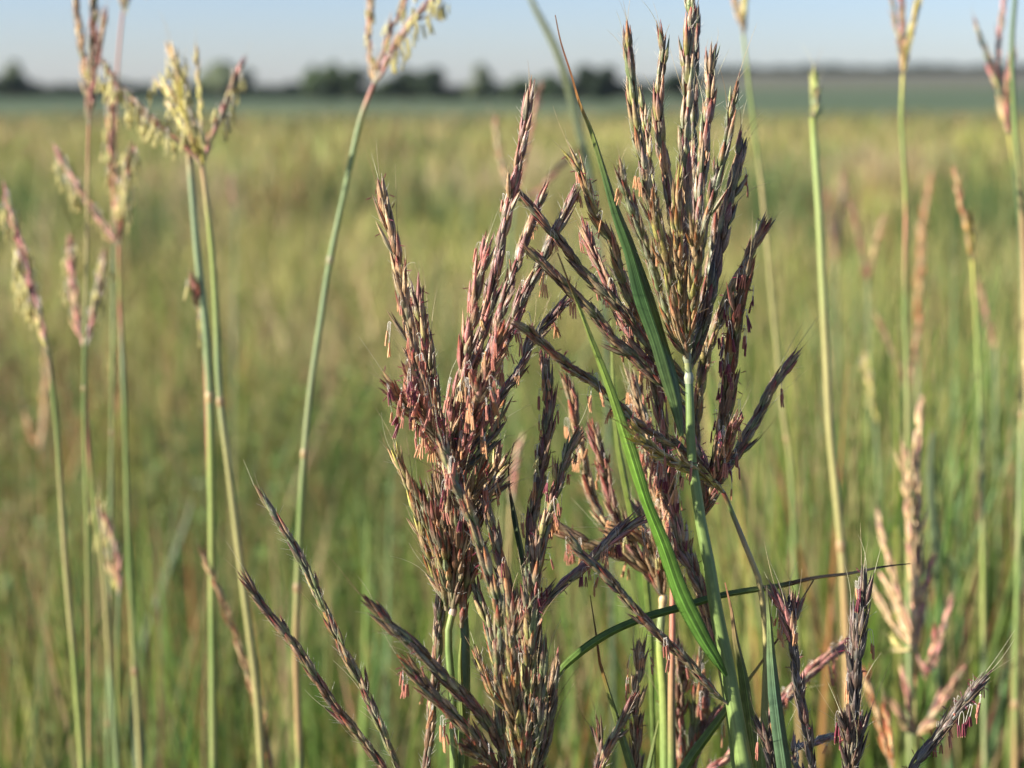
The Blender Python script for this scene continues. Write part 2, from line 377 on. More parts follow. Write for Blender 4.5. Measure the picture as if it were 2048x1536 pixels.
def wood(name, p0, p1, dist, top, bot, col, n, jit=6):
    mb = MB(); V = []; cc = []
    for i in range(n):
        px = rnd(p0, p1); d = dist*rnd(.95, 1.08); b = P(px, bot, d); z = float(hill(np.array(b[0]), np.array(b[1])))
        bump = .86+.10*math.sin(px*.031+1)+.07*math.sin(px*.11)+.05*math.sin(px*.37)
        H = (bot-top)/FPX*d*bump; c = np.array([b[0], b[1], z+H*rnd(-.02, .92)])
        s = H*rnd(.07, .17); dv = unit(np.random.normal(size=3)); u = unit(np.cross(dv, [.1, .2, 1.])); v2 = np.cross(u, dv)
        V += [c-u*s-v2*s, c+u*s-v2*s, c+u*s+v2*s, c-u*s+v2*s]; cc += [np.array(col)*rnd(.7, 1.3)]*4
    V = np.array(V); mb.add(V, np.arange(len(V)).reshape(-1, 4), np.array(cc), V[:, :2]); return setting(mb.build(name, M_TR, smooth=False), 'stuff')
wood('distant_wood', -500, 1400, 700, 168, 201, DKG, 28000)
wood('distant_wood', 1330, 2600, 1850, 135, 155, DKG, 24000)

# ------------------------------------------------------------------ grass colours
SYG = (.27, .32, .08); GR = (.17, .22, .09); GG = (.21, .23, .145); GY = (.28, .28, .09); TN = (.42, .27, .14); PK = (.46, .19, .17); RD = (.27, .055, .035)
MR = (.19, .045, .04); PU = (.19, .11, .09); DK = (.075, .05, .035); OR = (.38, .13, .04); SW = (.52, .38, .20); YL = (.50, .45, .12); BR = (.20, .11, .06)
PAL = {
 'mix':   ([GG, GG, GR, GY, PU, TN], [RD, RD, MR, PU, TN, OR, BR, GR]),
 'green': ([GG, GG, GY, GR, GR], [GG, PU, MR, RD, GR, TN, OR]),
 'pink':  ([PK, PK, GG, SW, PK], [PK, RD, PK, MR, TN, SW]),
 'slate': ([(.075, .075, .065), DK, (.11, .12, .10), PU], [DK, (.10, .04, .04), DK, (.12, .10, .09)]),
 'dark':  ([PU, GR, GG, GR, BR], [MR, DK, BR, BR, RD, TN]),
 'orange':([GY, TN, GR, SW], [OR, RD, TN, YL, BR]),
 'brown': ([TN, BR, SW, GG], [TN, BR, RD, SW]),
 'purple':([PU, GG, GG, PK, TN], [MR, PU, TN, PK, RD]),
 'yellow':([YL, YL, SW, GY], [YL, SW, YL, TN]),
 'straw': ([SW, TN, SW], [SW, TN, PK, BR, SW]),
 'bud':   ([SYG, GY, GR], [SYG, GY, TN]),
 'rust':  ([OR, TN, SW], [OR, TN, RD, SW]),
}
# glume template
def gl_template(nr, ns):
    t = np.linspace(0, 1, nr); w = np.where(t < .38, np.sin(np.clip(t/.38, 0, 1)*math.pi/2)**.7, (1-np.clip((t-.38)/.62, 0, 1))**.8)
    w[0] = .25; w[-1] = .02; a = np.arange(ns)*2*math.pi/ns
    T, A = np.meshgrid(t, a, indexing='ij'); W = w[:, None]
    X = W*np.cos(A); Y = W*np.sin(A); Y = np.where(Y < 0, Y*.25, Y)
    i = np.arange(nr-1)[:, None]*ns; j = np.arange(ns)[None]; j2 = (j+1) % ns
    f = np.stack([i+j, i+j2, i+ns+j2, i+ns+j], -1).reshape(-1, 4)
    return X.ravel(), Y.ravel(), T.ravel(), f, A.ravel()/(2*math.pi)
TPL = {1: gl_template(9, 10), 0: gl_template(5, 5)}
def glume(mb, o, z, y, L, W, Th, c0, c1, curve, lod, ridge=0.):
    X, Y, T, f, A = TPL[lod]
    x = np.cross(y, z)
    off = curve*L*T**2
    v = o+np.outer(X*W/2, x)+np.outer(Y*Th+off, y)+np.outer(T*L, z)
    s = np.clip((T-.15)/.6, 0, 1)[:, None]
    c = np.array(c0)*(1-s)+np.array(c1)*s
    if lod:   # papery pale margins and a keel
        e = np.clip((np.abs(X)/np.maximum(np.abs(X).max(), 1e-9)/np.maximum(.05, np.where(T < .38, 1, (1-np.clip((T-.38)/.62, 0, 1))**.8))-.86)/.1, 0, 1)[:, None]*.5
        c = c*(1-e)+np.array((.50, .40, .26))*e
    mb.add(v, f, c, np.stack([A*2+o[0]*977 % 7, T*2+o[2]*733 % 9], 1))
def hair(mb, o, d, L, r, col, droop=0., n=4, bend=None):
    t = np.linspace(0, 1, n)[:, None]
    b = np.array([0, 0, -1.])*droop if bend is None else bend
    pts = o+d*L*t+b*L*t**2
    tube(mb, pts, np.linspace(r, r*.35, n), col, 3, close=False)

# anther variants: local +X is away from the spike, -Z is down
ACOL = {'pink': (.52, .21, .15), 'peach': (.64, .34, .17), 'maroon': (.22, .05, .07), 'yellow': (.64, .58, .24), 'tan': (.6, .40, .2)}
AMESH = {}
def anther_mesh(kind, var):
    k = (kind, var)
    if k in AMESH: return AMESH[k]
    rs = random.Random(hash(kind) % 1 + var*17+len(kind)); mb = MB(); nA = [2, 3, 2, 1, 3, 2][var % 6]
    for i in range(nA):
        fl = rs.uniform(.001, .0065); ox = rs.uniform(.0003, .0014); oy = rs.uniform(-.0012, .0012)
        pts = spline([(0, 0, 0), (ox*.8, oy*.5, .0006), (ox, oy, -fl*.4), (ox+rs.uniform(-.0003, .0005), oy, -fl)], 8)
        tube(mb, pts, .000075, (.8, .75, .66), 3, close=False)
        e = pts[-1]; tilt = rs.uniform(-.25, .35); ty = rs.uniform(-.25, .25); AL = rs.uniform(.0036, .0052)
        for s in (-1, 1):
            a0 = e+np.array([0, s*.00022, 0]); dr = unit(np.array([tilt*.5, ty+s*.05, -1.]))
            q = a0+dr*AL*np.array([0, .1, .5, .9, 1.])[:, None]
            c = np.array(ACOL[kind])*rs.uniform(.75, 1.2)
            tube(mb, q, np.array([.12, .24, .27, .25, .13])*1e-3, np.array([c*.9, c, c, c*1.05, np.array((.6, .42, .22))]), 6)
    o = mb.build('anther', M_AN); me = o.data; bpy.data.objects.remove(o)
    AMESH[k] = me; return me
def add_anther(parent, pos, kind, az, s=1.0):
    o = bpy.data.objects.new('anther', anther_mesh(kind, random.randrange(6))); C.objects.link(o)
    o.parent = parent; org = parent_org(parent)
    o.location = tuple(np.array(pos)-org); o.rotation_euler = (rnd(-.15, .15), rnd(-.2, .2), az); o.scale = (s, s, s)
def parent_org(o):
    while o is not None:
        if '_org' in o: return np.array(o['_org'])
        o = o.parent
    return np.zeros(3)

def raceme(root, pts, d0, dt=0., db=0., pal='mix', w=1., anth=0, ak=('pink', 'peach'), awn=.35, opn=0., lod=1, sp=.0043, L=.0112, bare=.0, fuzz=1., a_from=.25, a_to=.95, name='raceme', stig=.25):
    """pts: tip first, base last, in the photograph's pixels; the depth runs from d0+dt at the tip to d0+db at the base"""
    k = len(pts); cum = [0]
    for i in range(1, k): cum.append(cum[-1]+math.hypot(pts[i][0]-pts[i-1][0], pts[i][1]-pts[i-1][1]))
    P3 = [P(x, y, d0+dt*(1-c/cum[-1])+db*(c/cum[-1])) for (x, y), c in zip(pts, cum)][::-1]
    c0 = spline(P3, 200); s = np.concatenate([[0], np.cumsum(np.linalg.norm(np.diff(c0, axis=0), axis=1))]); LEN = s[-1]
    sc_ = d0/FOCUS if lod == 0 else 1.0
    L = L*w**.7; sp = sp*(1. if lod else 1.15)*max(.8, w)**.6
    mb = MB()
    rach = spline(P3, 60)
    end = max(1, int(60*(LEN-L*.6)/LEN))
    rach = rach[:max(end, 4)]
    tube(mb, rach, np.linspace(.00065, .0003, len(rach))*w, mixc(GG, TN, .4), 6)
    pos = LEN*bare+.002; side = random.choice((0, math.pi)); pl = PAL[pal]
    Tn = unit(np.gradient(c0, axis=0)); view = -FW
    a_pos = []; m0 = tuple(np.mean(pl[0], 0)); m1 = tuple(np.mean(pl[1], 0))
    bend = np.array([rnd(-1, 1), rnd(-1, 1), rnd(-1, 1)])*.15
    while pos < LEN-L*.55:
        i = int(np.searchsorted(s, pos)); i = min(i, 199); o = c0[i]; T = Tn[i]
        A = unit(np.cross(T, view)); B = np.cross(T, A)
        q = (pos/LEN)
        wid = 1.08*w*(.72+.5*math.sin(min(1, q*1.6+.25)*math.pi*.5))*(1 if q < .7 else 1-.25*(q-.7)/.3)
        for sgn, ln, off in ((1, 1., .55), (-1, .92, -.75), (1, .8, 1.9), (-1, .85, -1.8))[:random.choice((3, 4)) if lod else 3]:
            az = side+off*rnd(.7, 1.3)
            out = A*math.cos(az)+B*math.sin(az)
            op = opn*rnd(.3, 1.6); ang = rnd(.02, .10)+op+(rnd(.08, .3) if random.random() < .07 else 0)
            z = unit(T*math.cos(ang)+out*math.sin(ang)); y = unit(out-z*np.dot(out, z))
            cb = mixc(random.choice(pl[0]), m0, .12); ct = mixc(random.choice(pl[1]), m1, .1); br = rnd(.75, 1.3)*(1 if lod else 1.35)
            cb = tuple(v*br for v in cb); ct = tuple(v*br for v in ct)
            Lg = L*ln*rnd(.72, 1.18)*(1 if q < .85 else .9)
            og = o+out*.00062*wid
            glume(mb, og, z, y, Lg, .00145*wid*rnd(.7, 1.25), .00066*wid, cb, ct, rnd(-.04, .03)+op*.2, lod)
            if lod:
                # inner glume, showing along the edge
                y2 = unit(-y+np.cross(y, z)*rnd(-.6, .6)); g = rnd(.0, .05)+op*.5
                g = rnd(.02, .10)+op*.5; z2 = unit(z-y*g); y2 = unit(y2-z2*np.dot(y2, z2))
                cc = random.choice(pl[1])
                glume(mb, og+y*.0002, z2, y2, Lg*rnd(.85, .98), .0012*wid, .0005*wid, mixc(cb, cc, .5), cc, rnd(-.02, .02), lod)
                if random.random() < .35:   # pedicel, pale and hairy
                    hair(mb, o, unit(T+out*.25), L*.75, .00022*w, (.5, .45, .33), n=4, bend=out*-.1)
            if random.random() < awn and sgn == 1:
                tip = og+z*Lg*.93
                hair(mb, tip, unit(z+np.random.normal(size=3)*.12), rnd(.006, .016)*w, .00012 if lod else .00014, random.choice([(.30, .2, .1), (.45, .36, .2), (.5, .48, .3)]), n=6, bend=np.random.normal(size=3)*.18)
            if lod and fuzz:
                for h in range(random.choice((1, 2, 2, 3))):
                    hd = unit(out*rnd(.25, .9)+T*1.+np.random.normal(size=3)*.2)
                    hair(mb, og+z*Lg*rnd(0, .5)+y*.0003, hd, rnd(.002, .0048)*fuzz, .000075, (.72, .68, .6), n=3)
            if lod and random.random() < stig*(1 if anth > 2 else 0):   # feathery dark red stigma
                sp0 = og+z*Lg*rnd(.5, .9)+y*.0006; sd = unit(out+T*rnd(-.4, .6)+np.random.normal(size=3)*.3)
                e = sp0+sd*.0022
                tube(mb, np.array([sp0, sp0+sd*.0012, e]), [.0001, .00016, .00008], (.20, .02, .05), 4)
                for h in range(8):
                    hair(mb, sp0+sd*.0022*rnd(.2, 1), unit(np.random.normal(size=3)+sd*.5), .0006, .00005, (.22, .025, .06), n=2)
            a_pos.append((q, og+z*Lg*rnd(.35, .75)+y*.0009, out))
        pos += sp*rnd(.85, 1.15); side += math.pi+rnd(-.5, .5)
    # closing spikelets at the tip
    i = 199; T = Tn[i]; A = unit(np.cross(T, view)); B = np.cross(T, A)
    for az in (0.3, 2.3, 4.4):
        out = A*math.cos(az)+B*math.sin(az); z = unit(T+out*(.05+opn*.4)); y = unit(out-z*np.dot(out, z)); j = int(np.searchsorted(s, LEN-L*rnd(.8, 1.05)))
        glume(mb, c0[min(j, 199)]+out*.0002, z, y, L*rnd(.85, 1.05), .0015*w, .0006*w, random.choice(pl[0]), random.choice(pl[1]), 0, lod)
    hair(mb, c0[-1], unit(T+np.random.normal(size=3)*.12), rnd(.006, .01)*w, .00009 if lod else .00013, (.4, .33, .2), n=5, bend=np.random.normal(size=3)*.15)
    ob = mb.build(name, M_GL, root)
    cand = [a for a in a_pos if a_from <= a[0] <= a_to]
    random.shuffle(cand)
    for q, p, out in cand[:int(anth*1.35)]:
        az = math.atan2(out[1], out[0])
        p2 = p+np.array([math.cos(az), math.sin(az), 0])*.0004
        add_anther(ob, p2, random.choice(ak), az, rnd(.85, 1.15)*(1. if lod else 1.35))
    return ob

EXT = (.012, .03, .07, .15, .3, .6, 1.)
def to_ground(e, dr):
    return [np.array([e[0]+dr[0]*e[2]*(k-.55*k*k), e[1]+dr[1]*e[2]*(k-.55*k*k)+.04*k*k, e[2]-(e[2]+.01)*k]) for k in EXT]
def stem_path(pts, d0, d1=None, ground=True, drift=(0, 0)):
    """pts top first in photograph pixels; continued down to the ground"""
    d1 = d0 if d1 is None else d1; k = len(pts)
    q = [P(x, y, d0+(d1-d0)*i/(k-1)) for i, (x, y) in enumerate(pts)]
    if ground:
        e = q[-1]; pr = q[-2]; dr = (e-pr)/max(1e-6, abs(e[2]-pr[2])); dr = np.clip(dr, -.25, .25)
        z = e[2]
        q += to_ground(e, dr)
    return q
SGR = (.15, .22, .06); SGL = (.20, .26, .14); SPK = (.42, .18, .11); STN = (.42, .33, .15); SDK = (.08, .13, .05); SYG = (.27, .32, .08)
def stem(root, q, r0, r1, stops, nodes=(), sides=12, name='stem', n=90):
    n = 200; pts = spline(q, n); mb = MB(); seg = [np.linalg.norm(np.subtract(q[i+1], q[i])) for i in range(len(q)-1)]
    vis = sum(seg[:-len(EXT)])/sum(seg); stops = [(a*vis, c) for a, c in stops[:-1]]+[(max(vis, stops[-1][0]*vis), stops[-1][1]), (1.001, STN)]
    nodes = [(a*vis, c) for a, c in nodes]; rad = np.interp(np.linspace(0, 1, n), [0, vis, 1], [r0, r1, r1*1.1])
    tube(mb, pts, rad, colstops(stops, n), sides, freq=3.)
    o = mb.build(name, M_ST, root)
    for t, c in nodes:
        i = int(t*(n-1)); T = unit(pts[min(i+1, n-1)]-pts[max(i-1, 0)]); m2 = MB(); r = rad[i]
        s = np.array([-1.3, -.8, -.3, .3, .8, 1.3])[:, None]*r*1.1
        tube(m2, pts[i]+T*s, r*np.array([1.02, 1.15, 1.28, 1.24, 1.12, 1.02]), c, 12)
        m2.build('node', M_ST, root)
    return o
def leaf(root, pts, wid, d0, d1, stops, roll=.4, fold=.25, n=70, name='leaf', P3=None, th=.00022, twist=0.):
    """pts base last; wid apparent widths in pixels at the same points (0 at the tip)"""
    k = len(pts); q = [P(x, y, d0+(d1-d0)*i/(k-1)) for i, (x, y) in enumerate(pts)] if P3 is None else P3
    ww = [wd*(d0+(d1-d0)*i/(k-1))/FPX for i, wd in enumerate(wid)]
    d = spline([np.append(a, b) for a, b in zip(q, ww)], n); c = d[:, :3]; W = np.maximum(d[:, 3], .00012)
    T = unit(np.gradient(c, axis=0)); S = unit(np.cross(T, FW)); Nn = np.cross(S, T)
    rl = roll+twist*np.linspace(0, 1, n)
    S2 = S*np.cos(rl)[:, None]+Nn*np.sin(rl)[:, None]; N2 = np.cross(S2, T); W = W/np.maximum(.35, np.cos(rl))
    W = W*(1+.04*np.sin(np.linspace(0, 30, n))+.05*np.interp(np.arange(n), np.arange(0, n+3, 3), np.random.uniform(-1, 1, len(np.arange(0, n+3, 3)))))
    u = np.array([-1, -.55, -.12, 0, .12, .55, 1.]); zz = np.abs(u)*fold
    zz[3] -= .03
    top = c[:, None, :]+S2[:, None, :]*(u[None, :, None]*W[:, None, None]/2)+N2[:, None, :]*(zz[None, :, None]*W[:, None, None]/2)
    tk = np.array([.15, .8, 1.2, 2.2, 1.2, .8, .15])
    bot = top+N2[:, None, :]*(th*tk[None, :, None])*-1
    v = np.concatenate([top, bot[:, ::-1]], 1); m = 14
    v = v.reshape(-1, 3); i = np.arange(n-1)[:, None]*m; j = np.arange(m)[None]; j2 = (j+1) % m
    f = np.stack([i+j, i+j2, i+m+j2, i+m+j], -1).reshape(-1, 4)
    cs = colstops(stops, n); cc = np.repeat(cs, m, 0).reshape(n, m, 3)
    cc[:, 3, :] *= 1.9; cc[:, 10, :] *= 1.9      # pale midrib
    cc = cc.reshape(-1, 3)
    us = np.concatenate([u, u[::-1]]); s = np.concatenate([[0], np.cumsum(np.linalg.norm(np.diff(c, axis=0), axis=1))])
    st = np.stack([np.tile(us*.5+.5, n), np.repeat(s*100, m)], 1)
    mb = MB(); mb.add(v, f, cc, st); return mb.build(name, M_LF, root)

GF = 'flowering grass stalks in sharp focus'
GB = 'out of focus grass stalks around the sharp ones'
def stalk(label, q, group=GF, cat='grass stalk', name='grass_stalk'):
    return thing(name, label, cat, q[-1], group)

# ======================================================================= SHARP STALKS
# --- 1. right-hand main stalk: thick green stem, tall fan of racemes
D = .57
q = stem_path([(1374, 716), (1378, 760), (1380, 812), (1383, 912), (1393, 979), (1401, 1041), (1417, 1124), (1433, 1224), (1453, 1324), (1470, 1424), (1487, 1524)], D, .565)
A = stalk('tallest sharp stalk, thick green stem topped by a fan of upright reddish green racemes', q)
stem(A, q, .0013, .0030, [(0, GY), (.03, GG), (.06, (.10, .17, .08)), (.12, SGR), (.35, SGR), (.6, SGR), (1, (.17, .24, .07))], nodes=[(.028, GG), (.055, (.30, .33, .22))], n=160)
b = (1374, 716)
raceme(A, [(1255, 50), (1257, 100), (1263, 167), (1270, 233), (1280, 300), (1290, 350), (1300, 417), (1313, 467), (1327, 512), (1347, 612), (1357, 662), b], D, -.02, 0, 'green', 1.12, 2)
raceme(A, [(1280, 177), (1290, 250), (1297, 317), (1307, 383), (1322, 470), (1345, 600), b], D, .02, .004, 'orange', .85)
raceme(A, [(1318, 48), (1327, 110), (1320, 167), (1317, 233), (1323, 300), (1333, 350), (1340, 400), (1350, 467), (1362, 600), b], D, -.01, -.002, 'mix', 1.12, 1)
raceme(A, [(1384, -25), (1380, 50), (1373, 117), (1377, 167), (1373, 233), (1370, 300), (1373, 400), (1373, 500), (1376, 620), b], D, .0, .0, 'mix', 1.3)
raceme(A, [(1392, 20), (1388, 120), (1385, 260), (1382, 400), (1384, 560), b], D, .03, .006, 'dark', 1.2)
raceme(A, [(1433, 90), (1420, 143), (1420, 200), (1410, 267), (1407, 317), (1400, 383), (1393, 467), (1385, 600), b], D, .015, .004, 'mix', 1.22)
raceme(A, [(1475, 163), (1460, 233), (1453, 283), (1440, 333), (1427, 383), (1410, 450), (1400, 500), (1388, 610), b], D, -.02, -.003, 'green', 1.0)
raceme(A, [(1488, 273), (1477, 317), (1463, 383), (1453, 433), (1443, 483), (1433, 529), (1420, 595), (1400, 679), (1380, 740)], D, .02, .006, 'dark', 1.35, 1)
raceme(A, [(1440, 400), (1432, 470), (1418, 560), (1400, 650), (1380, 730)], D, .03, .01, 'dark', 1.3)
raceme(A, [(1242, 330), (1247, 367), (1263, 417), (1280, 467), (1297, 512), (1313, 562), (1333, 629), (1357, 690), b], D, -.03, -.003, 'green', 1.0, 2)
raceme(A, [(1300, 400), (1318, 470), (1335, 540), (1350, 620), b], D, -.035, -.004, 'orange', 1.0)
raceme(A, [(1360, 330), (1352, 420), (1358, 520), (1366, 620), b], D, -.03, -.004, 'orange', .95, opn=.05)
raceme(A, [(1390, 440), (1392, 520), (1386, 600), (1376, 700)], D, -.035, -.004, 'orange', 1.0, opn=.06)
raceme(A, [(1023, 377), (1067, 420), (1100, 460), (1133, 497), (1167, 543), (1210, 585), (1250, 629), (1287, 679), (1313, 715), (1372, 775)], D, -.01, .004, 'dark', 1.0, 2, stig=.1)
raceme(A, [(1057, 500), (1100, 540), (1150, 592), (1197, 639), (1233, 685), (1273, 719), (1307, 752), (1375, 812)], D, -.02, .002, 'dark', 1.05, 3, a_from=.4)
raceme(A, [(1123, 297), (1160, 343), (1177, 393), (1200, 450), (1227, 493), (1245, 560), (1280, 640), (1320, 700), (1370, 752)], D, -.005, .008, 'orange', 1.0, 3)
raceme(A, [(1167, 440), (1180, 490), (1202, 539), (1224, 585), (1262, 680), (1310, 740), (1372, 790)], D, .02, .01, 'pink', .95, 7, ('pink', 'pink', 'peach'), opn=.06)
raceme(A, [(1240, 540), (1262, 600), (1290, 660), (1330, 720), (1374, 770)], D, .03, .012, 'dark', 1.2, 3)
raceme(A, [(1133, 1067), (1173, 1117), (1217, 1157), (1257, 1204), (1300, 1251), (1340, 1291), (1377, 1324), (1410, 1364), (1453, 1407)], D, -.03, -.006, 'dark', .92, 1, stig=0)
leaf(A, [(1110, 30), (1122, 85), (1143, 150), (1160, 207), (1183, 262), (1206, 335), (1232, 420), (1262, 500), (1290, 592), (1322, 690), (1350, 790), (1364, 872)],
     [1, 3, 4, 6, 9, 14, 20, 30, 40, 38, 30, 10], .555, .562,
     [(0, (.16, .09, .05)), (.12, (.20, .07, .03)), (.2, (.45, .22, .06)), (.27, (.30, .36, .08)), (.4, (.10, .19, .05)), (.65, (.055, .13, .035)), (1, (.15, .22, .07))], roll=.45, fold=.3)
leaf(A, [(1115, 505), (1140, 572), (1160, 620), (1190, 700), (1220, 780), (1252, 880), (1290, 1000), (1325, 1090), (1360, 1190), (1400, 1270), (1430, 1318), (1452, 1352)],
     [2, 4, 7, 11, 17, 24, 23, 27, 34, 30, 22, 8], .53, .558,
     [(0, (.14, .08, .05)), (.07, (.22, .10, .04)), (.12, (.30, .36, .09)), (.3, (.20, .30, .06)), (.55, (.13, .27, .035)), (1, (.09, .2, .04))], roll=-.55, fold=.3)
leaf(A, [(1450, 1165), (1463, 1220), (1472, 1280), (1487, 1350), (1500, 1440), (1512, 1536), (1516, 1600)], [2, 6, 12, 20, 26, 28, 26], .574, .578, [(0, SPK), (.15, TN), (.4, SGR), (1, SYG)], roll=.3, fold=.35, name='leaf_sheath', n=40)

# --- 2. thin hooked stem carrying racemes that lean far left
D = .585
q = stem_path([(1447, 985), (1463, 1022), (1497, 1107), (1517, 1157), (1527, 1220), (1533, 1300), (1530, 1400), (1526, 1536)], D, .60)
B = stalk('thin arching stalk right of the thick stem, its dark racemes leaning far left', q)
stem(B, q, .0008, .0016, [(0, MR), (.02, SGL), (.06, SGR), (.14, (.22, .17, .12)), (.25, STN), (1, SGR)])
raceme(B, [(1028, 647), (1064, 668), (1100, 700), (1150, 742), (1200, 775), (1243, 815), (1280, 850), (1327, 879), (1360, 895), (1400, 929), (1427, 959), (1447, 985)], D, -.055, 0, 'dark', .98, 7, ('peach', 'pink'), a_to=.7, stig=.5)
raceme(B, [(1262, 852), (1290, 885), (1325, 912), (1363, 930), (1410, 955), (1447, 985)], D, -.05, 0, 'yellow', .95, 6, ('pink', 'peach'), opn=.1, stig=.6)
raceme(B, [(1358, 800), (1375, 860), (1400, 910), (1425, 955), (1447, 985)], D, .01, .0, 'purple', 1.05, 5, opn=.05)

# --- 3. head behind, right of the thick stem
D = .60
q = stem_path([(1402, 1040), (1412, 1100), (1432, 1220), (1452, 1340), (1468, 1440), (1480, 1536)], D)
H = stalk('stalk behind the thick stem, racemes spreading right with hanging anthers', q)
stem(H, q, .001, .002, [(0, SGL), (.2, SGR), (1, SGR)])
hb = (1402, 1040)
raceme(H, [(1540, 443), (1522, 470), (1500, 508), (1485, 545), (1460, 589), (1437, 645), (1417, 695), (1403, 762), (1395, 829), (1392, 900), hb], D, -.01, 0, 'orange', 1.15, 3, ('pink', 'maroon'), opn=.03)
raceme(H, [(1503, 520), (1490, 565), (1478, 610), (1470, 660), (1463, 712), (1457, 779), (1450, 829), (1438, 900), (1420, 970), hb], D, -.035, 0, 'dark', 1.35, 22, ('maroon', 'maroon', 'pink'), opn=.05, stig=.6, a_from=.15)
raceme(H, [(1600, 702), (1567, 745), (1537, 789), (1517, 829), (1493, 872), (1470, 912), (1433, 969), hb], D, .0, 0, 'dark', 1.2, 1)
raceme(H, [(1478, 830), (1462, 870), (1447, 920), (1430, 965), hb], D, -.04, 0, 'pink', .9, 7, ('peach', 'peach', 'pink'), opn=.08)

# --- 4. reddish raceme column behind the long leaf
D = .60
q = stem_path([(1437, 1317), (1450, 1380), (1464, 1460), (1473, 1536)], D)
H = stalk('reddish stalk running down behind the long bright leaf, thick with hanging anthers', q)
stem(H, q, .001, .002, [(0, SPK), (.2, SGR), (1, SGR)])
raceme(H, [(1297, 700), (1312, 780), (1325, 860), (1338, 940), (1353, 1041), (1367, 1107), (1393, 1157), (1410, 1207), (1423, 1257), (1437, 1317)], D, -.015, 0, 'purple', 1.15, 20, ('pink', 'peach', 'maroon'), opn=.05, a_from=.3, stig=.5)
raceme(H, [(1262, 760), (1290, 850), (1322, 960), (1360, 1070), (1400, 1190), (1437, 1317)], D, .015, 0, 'brown', 1.1, 12, ('peach', 'pink', 'yellow'), opn=.05)

# --- 5. left cluster: tall racemes
D = .565
q = stem_path([(900, 960), (896, 1060), (903, 1160), (907, 1198)], D, .575, ground=False)
q2 = stem_path([(907, 1212), (903, 1240), (896, 1268), (899, 1320), (905, 1400), (908, 1536)], .572)
qq = q+q2[1:]
Cc = stalk('left stalk with a crooked yellow green node under a crowded pinkish head', qq)
stem(Cc, qq, .0010, .0015, [(0, SDK), (.36, SDK), (.41, (.20, .25, .06)), (.5, (.24, .28, .08)), (.56, SGR), (.75, SGR), (1, SGR)], nodes=[(.43, (.38, .40, .10)), (.53, (.45, .34, .25))], n=140)
cb = (903, 962)
raceme(Cc, [(759, 352), (772, 433), (790, 500), (803, 567), (812, 633), (827, 700), (843, 767), (867, 833), (890, 893), cb], D, -.01, 0, 'brown', 1.15, 9, ('pink', 'peach'), opn=.05, a_from=.2, a_to=.7, sp=.0036, stig=.4)
raceme(Cc, [(838, 560), (836, 610), (845, 670), (852, 720), (862, 780), (880, 860), cb], D, .01, 0, 'mix', 1.15, 8, ('pink', 'pink', 'peach'), opn=.1, stig=.6)
raceme(Cc, [(852, 640), (862, 720), (872, 800), (888, 880), cb], D, .02, 0, 'dark', 1.05, 2)
raceme(Cc, [(979, 470), (967, 517), (952, 583), (945, 633), (933, 700), (920, 767), (907, 820), (900, 890), cb], D, -.02, 0, 'pink', 1.18, 8, ('peach', 'pink', 'tan'), opn=.09, stig=.4)
raceme(Cc, [(1058, 180), (1050, 250), (1040, 310), (1022, 395), (1007, 460), (993, 533), (977, 600), (967, 655), (940, 750), (918, 850), cb], D, -.015, 0, 'purple', 1.15, 2)
raceme(Cc, [(1092, 370), (1067, 433), (1043, 500), (1023, 560), (1003, 617), (990, 667), (967, 750), (935, 860), cb], D, .03, .005, 'purple', 1.1, 2)
raceme(Cc, [(1150, 370), (1127, 433), (1100, 487), (1070, 553), (1043, 600), (1020, 660), (993, 717), (970, 780), (935, 880), cb], D, .0, .002, 'purple', 1.12, 6, ('pink', 'maroon', 'peach'))
raceme(Cc, [(1137, 593), (1097, 643), (1063, 683), (1037, 743), (993, 805), (955, 870), cb], D, .03, .004, 'purple', 1.0, 5, ('pink', 'peach'), opn=.03)
raceme(Cc, [(1012, 640), (995, 690), (975, 760), (945, 850), cb], D, -.03, 0, 'pink', 1.15, 11, ('peach', 'pink', 'tan'), opn=.12, stig=.5)
raceme(Cc, [(768, 765), (795, 792), (835, 830), (870, 880), cb], D, -.025, 0, 'brown', 1.05, 9, ('peach', 'pink', 'maroon'), opn=.16, stig=.9)
raceme(Cc, [(815, 730), (835, 790), (862, 850), (888, 910), cb], D, -.03, 0, 'pink', 1.05, 12, ('pink', 'pink', 'maroon'), opn=.12, stig=.9)
raceme(Cc, [(960, 740), (955, 800), (940, 870), (920, 920), cb], D, -.035, 0, 'pink', 1.1, 10, ('pink', 'peach'), opn=.14, stig=.7)
raceme(Cc, [(1000, 800), (985, 860), (955, 910), (915, 950), cb], D, .015, 0, 'green', 1.15, 5, opn=.1)

# --- 6. dark stem beside it with the lower clump
D = .575
q = stem_path([(923, 1130), (926, 1180), (928, 1230), (931, 1300), (930, 1400), (926, 1536)], D)
H = stalk('straight dark green stem beside the crooked noded one, racemes a tangled brown clump', q)
stem(H, q, .0012, .0022, [(0, GY), (.04, (.07, .12, .06)), (.4, (.08, .13, .06)), (1, SGR)])
leaf(H, [(922, 1276), (920, 1330), (924, 1420), (930, 1560)], [2, 8, 12, 14], .570, .572, [(0, SYG), (1, SGR)], roll=.2, name='leaf_sheath', n=30)
hb = (893, 1195)
raceme(H, [(793, 890), (800, 930), (820, 975), (832, 1020), (845, 1067), (860, 1117), (873, 1165), hb], D, -.01, 0, 'orange', 1.0, 0, opn=.05, awn=.7)
raceme(H, [(835, 965), (850, 1017), (863, 1067), (877, 1117), hb], D, -.02, 0, 'green', 1.05, 2, opn=.04)
raceme(H, [(905, 950), (893, 1000), (887, 1067), (884, 1130), hb], D, .01, 0, 'dark', 1.3, 2)
raceme(H, [(925, 940), (918, 1010), (912, 1090), (902, 1160), hb], D, -.02, -.005, 'mix', 1.3, 3, opn=.06)
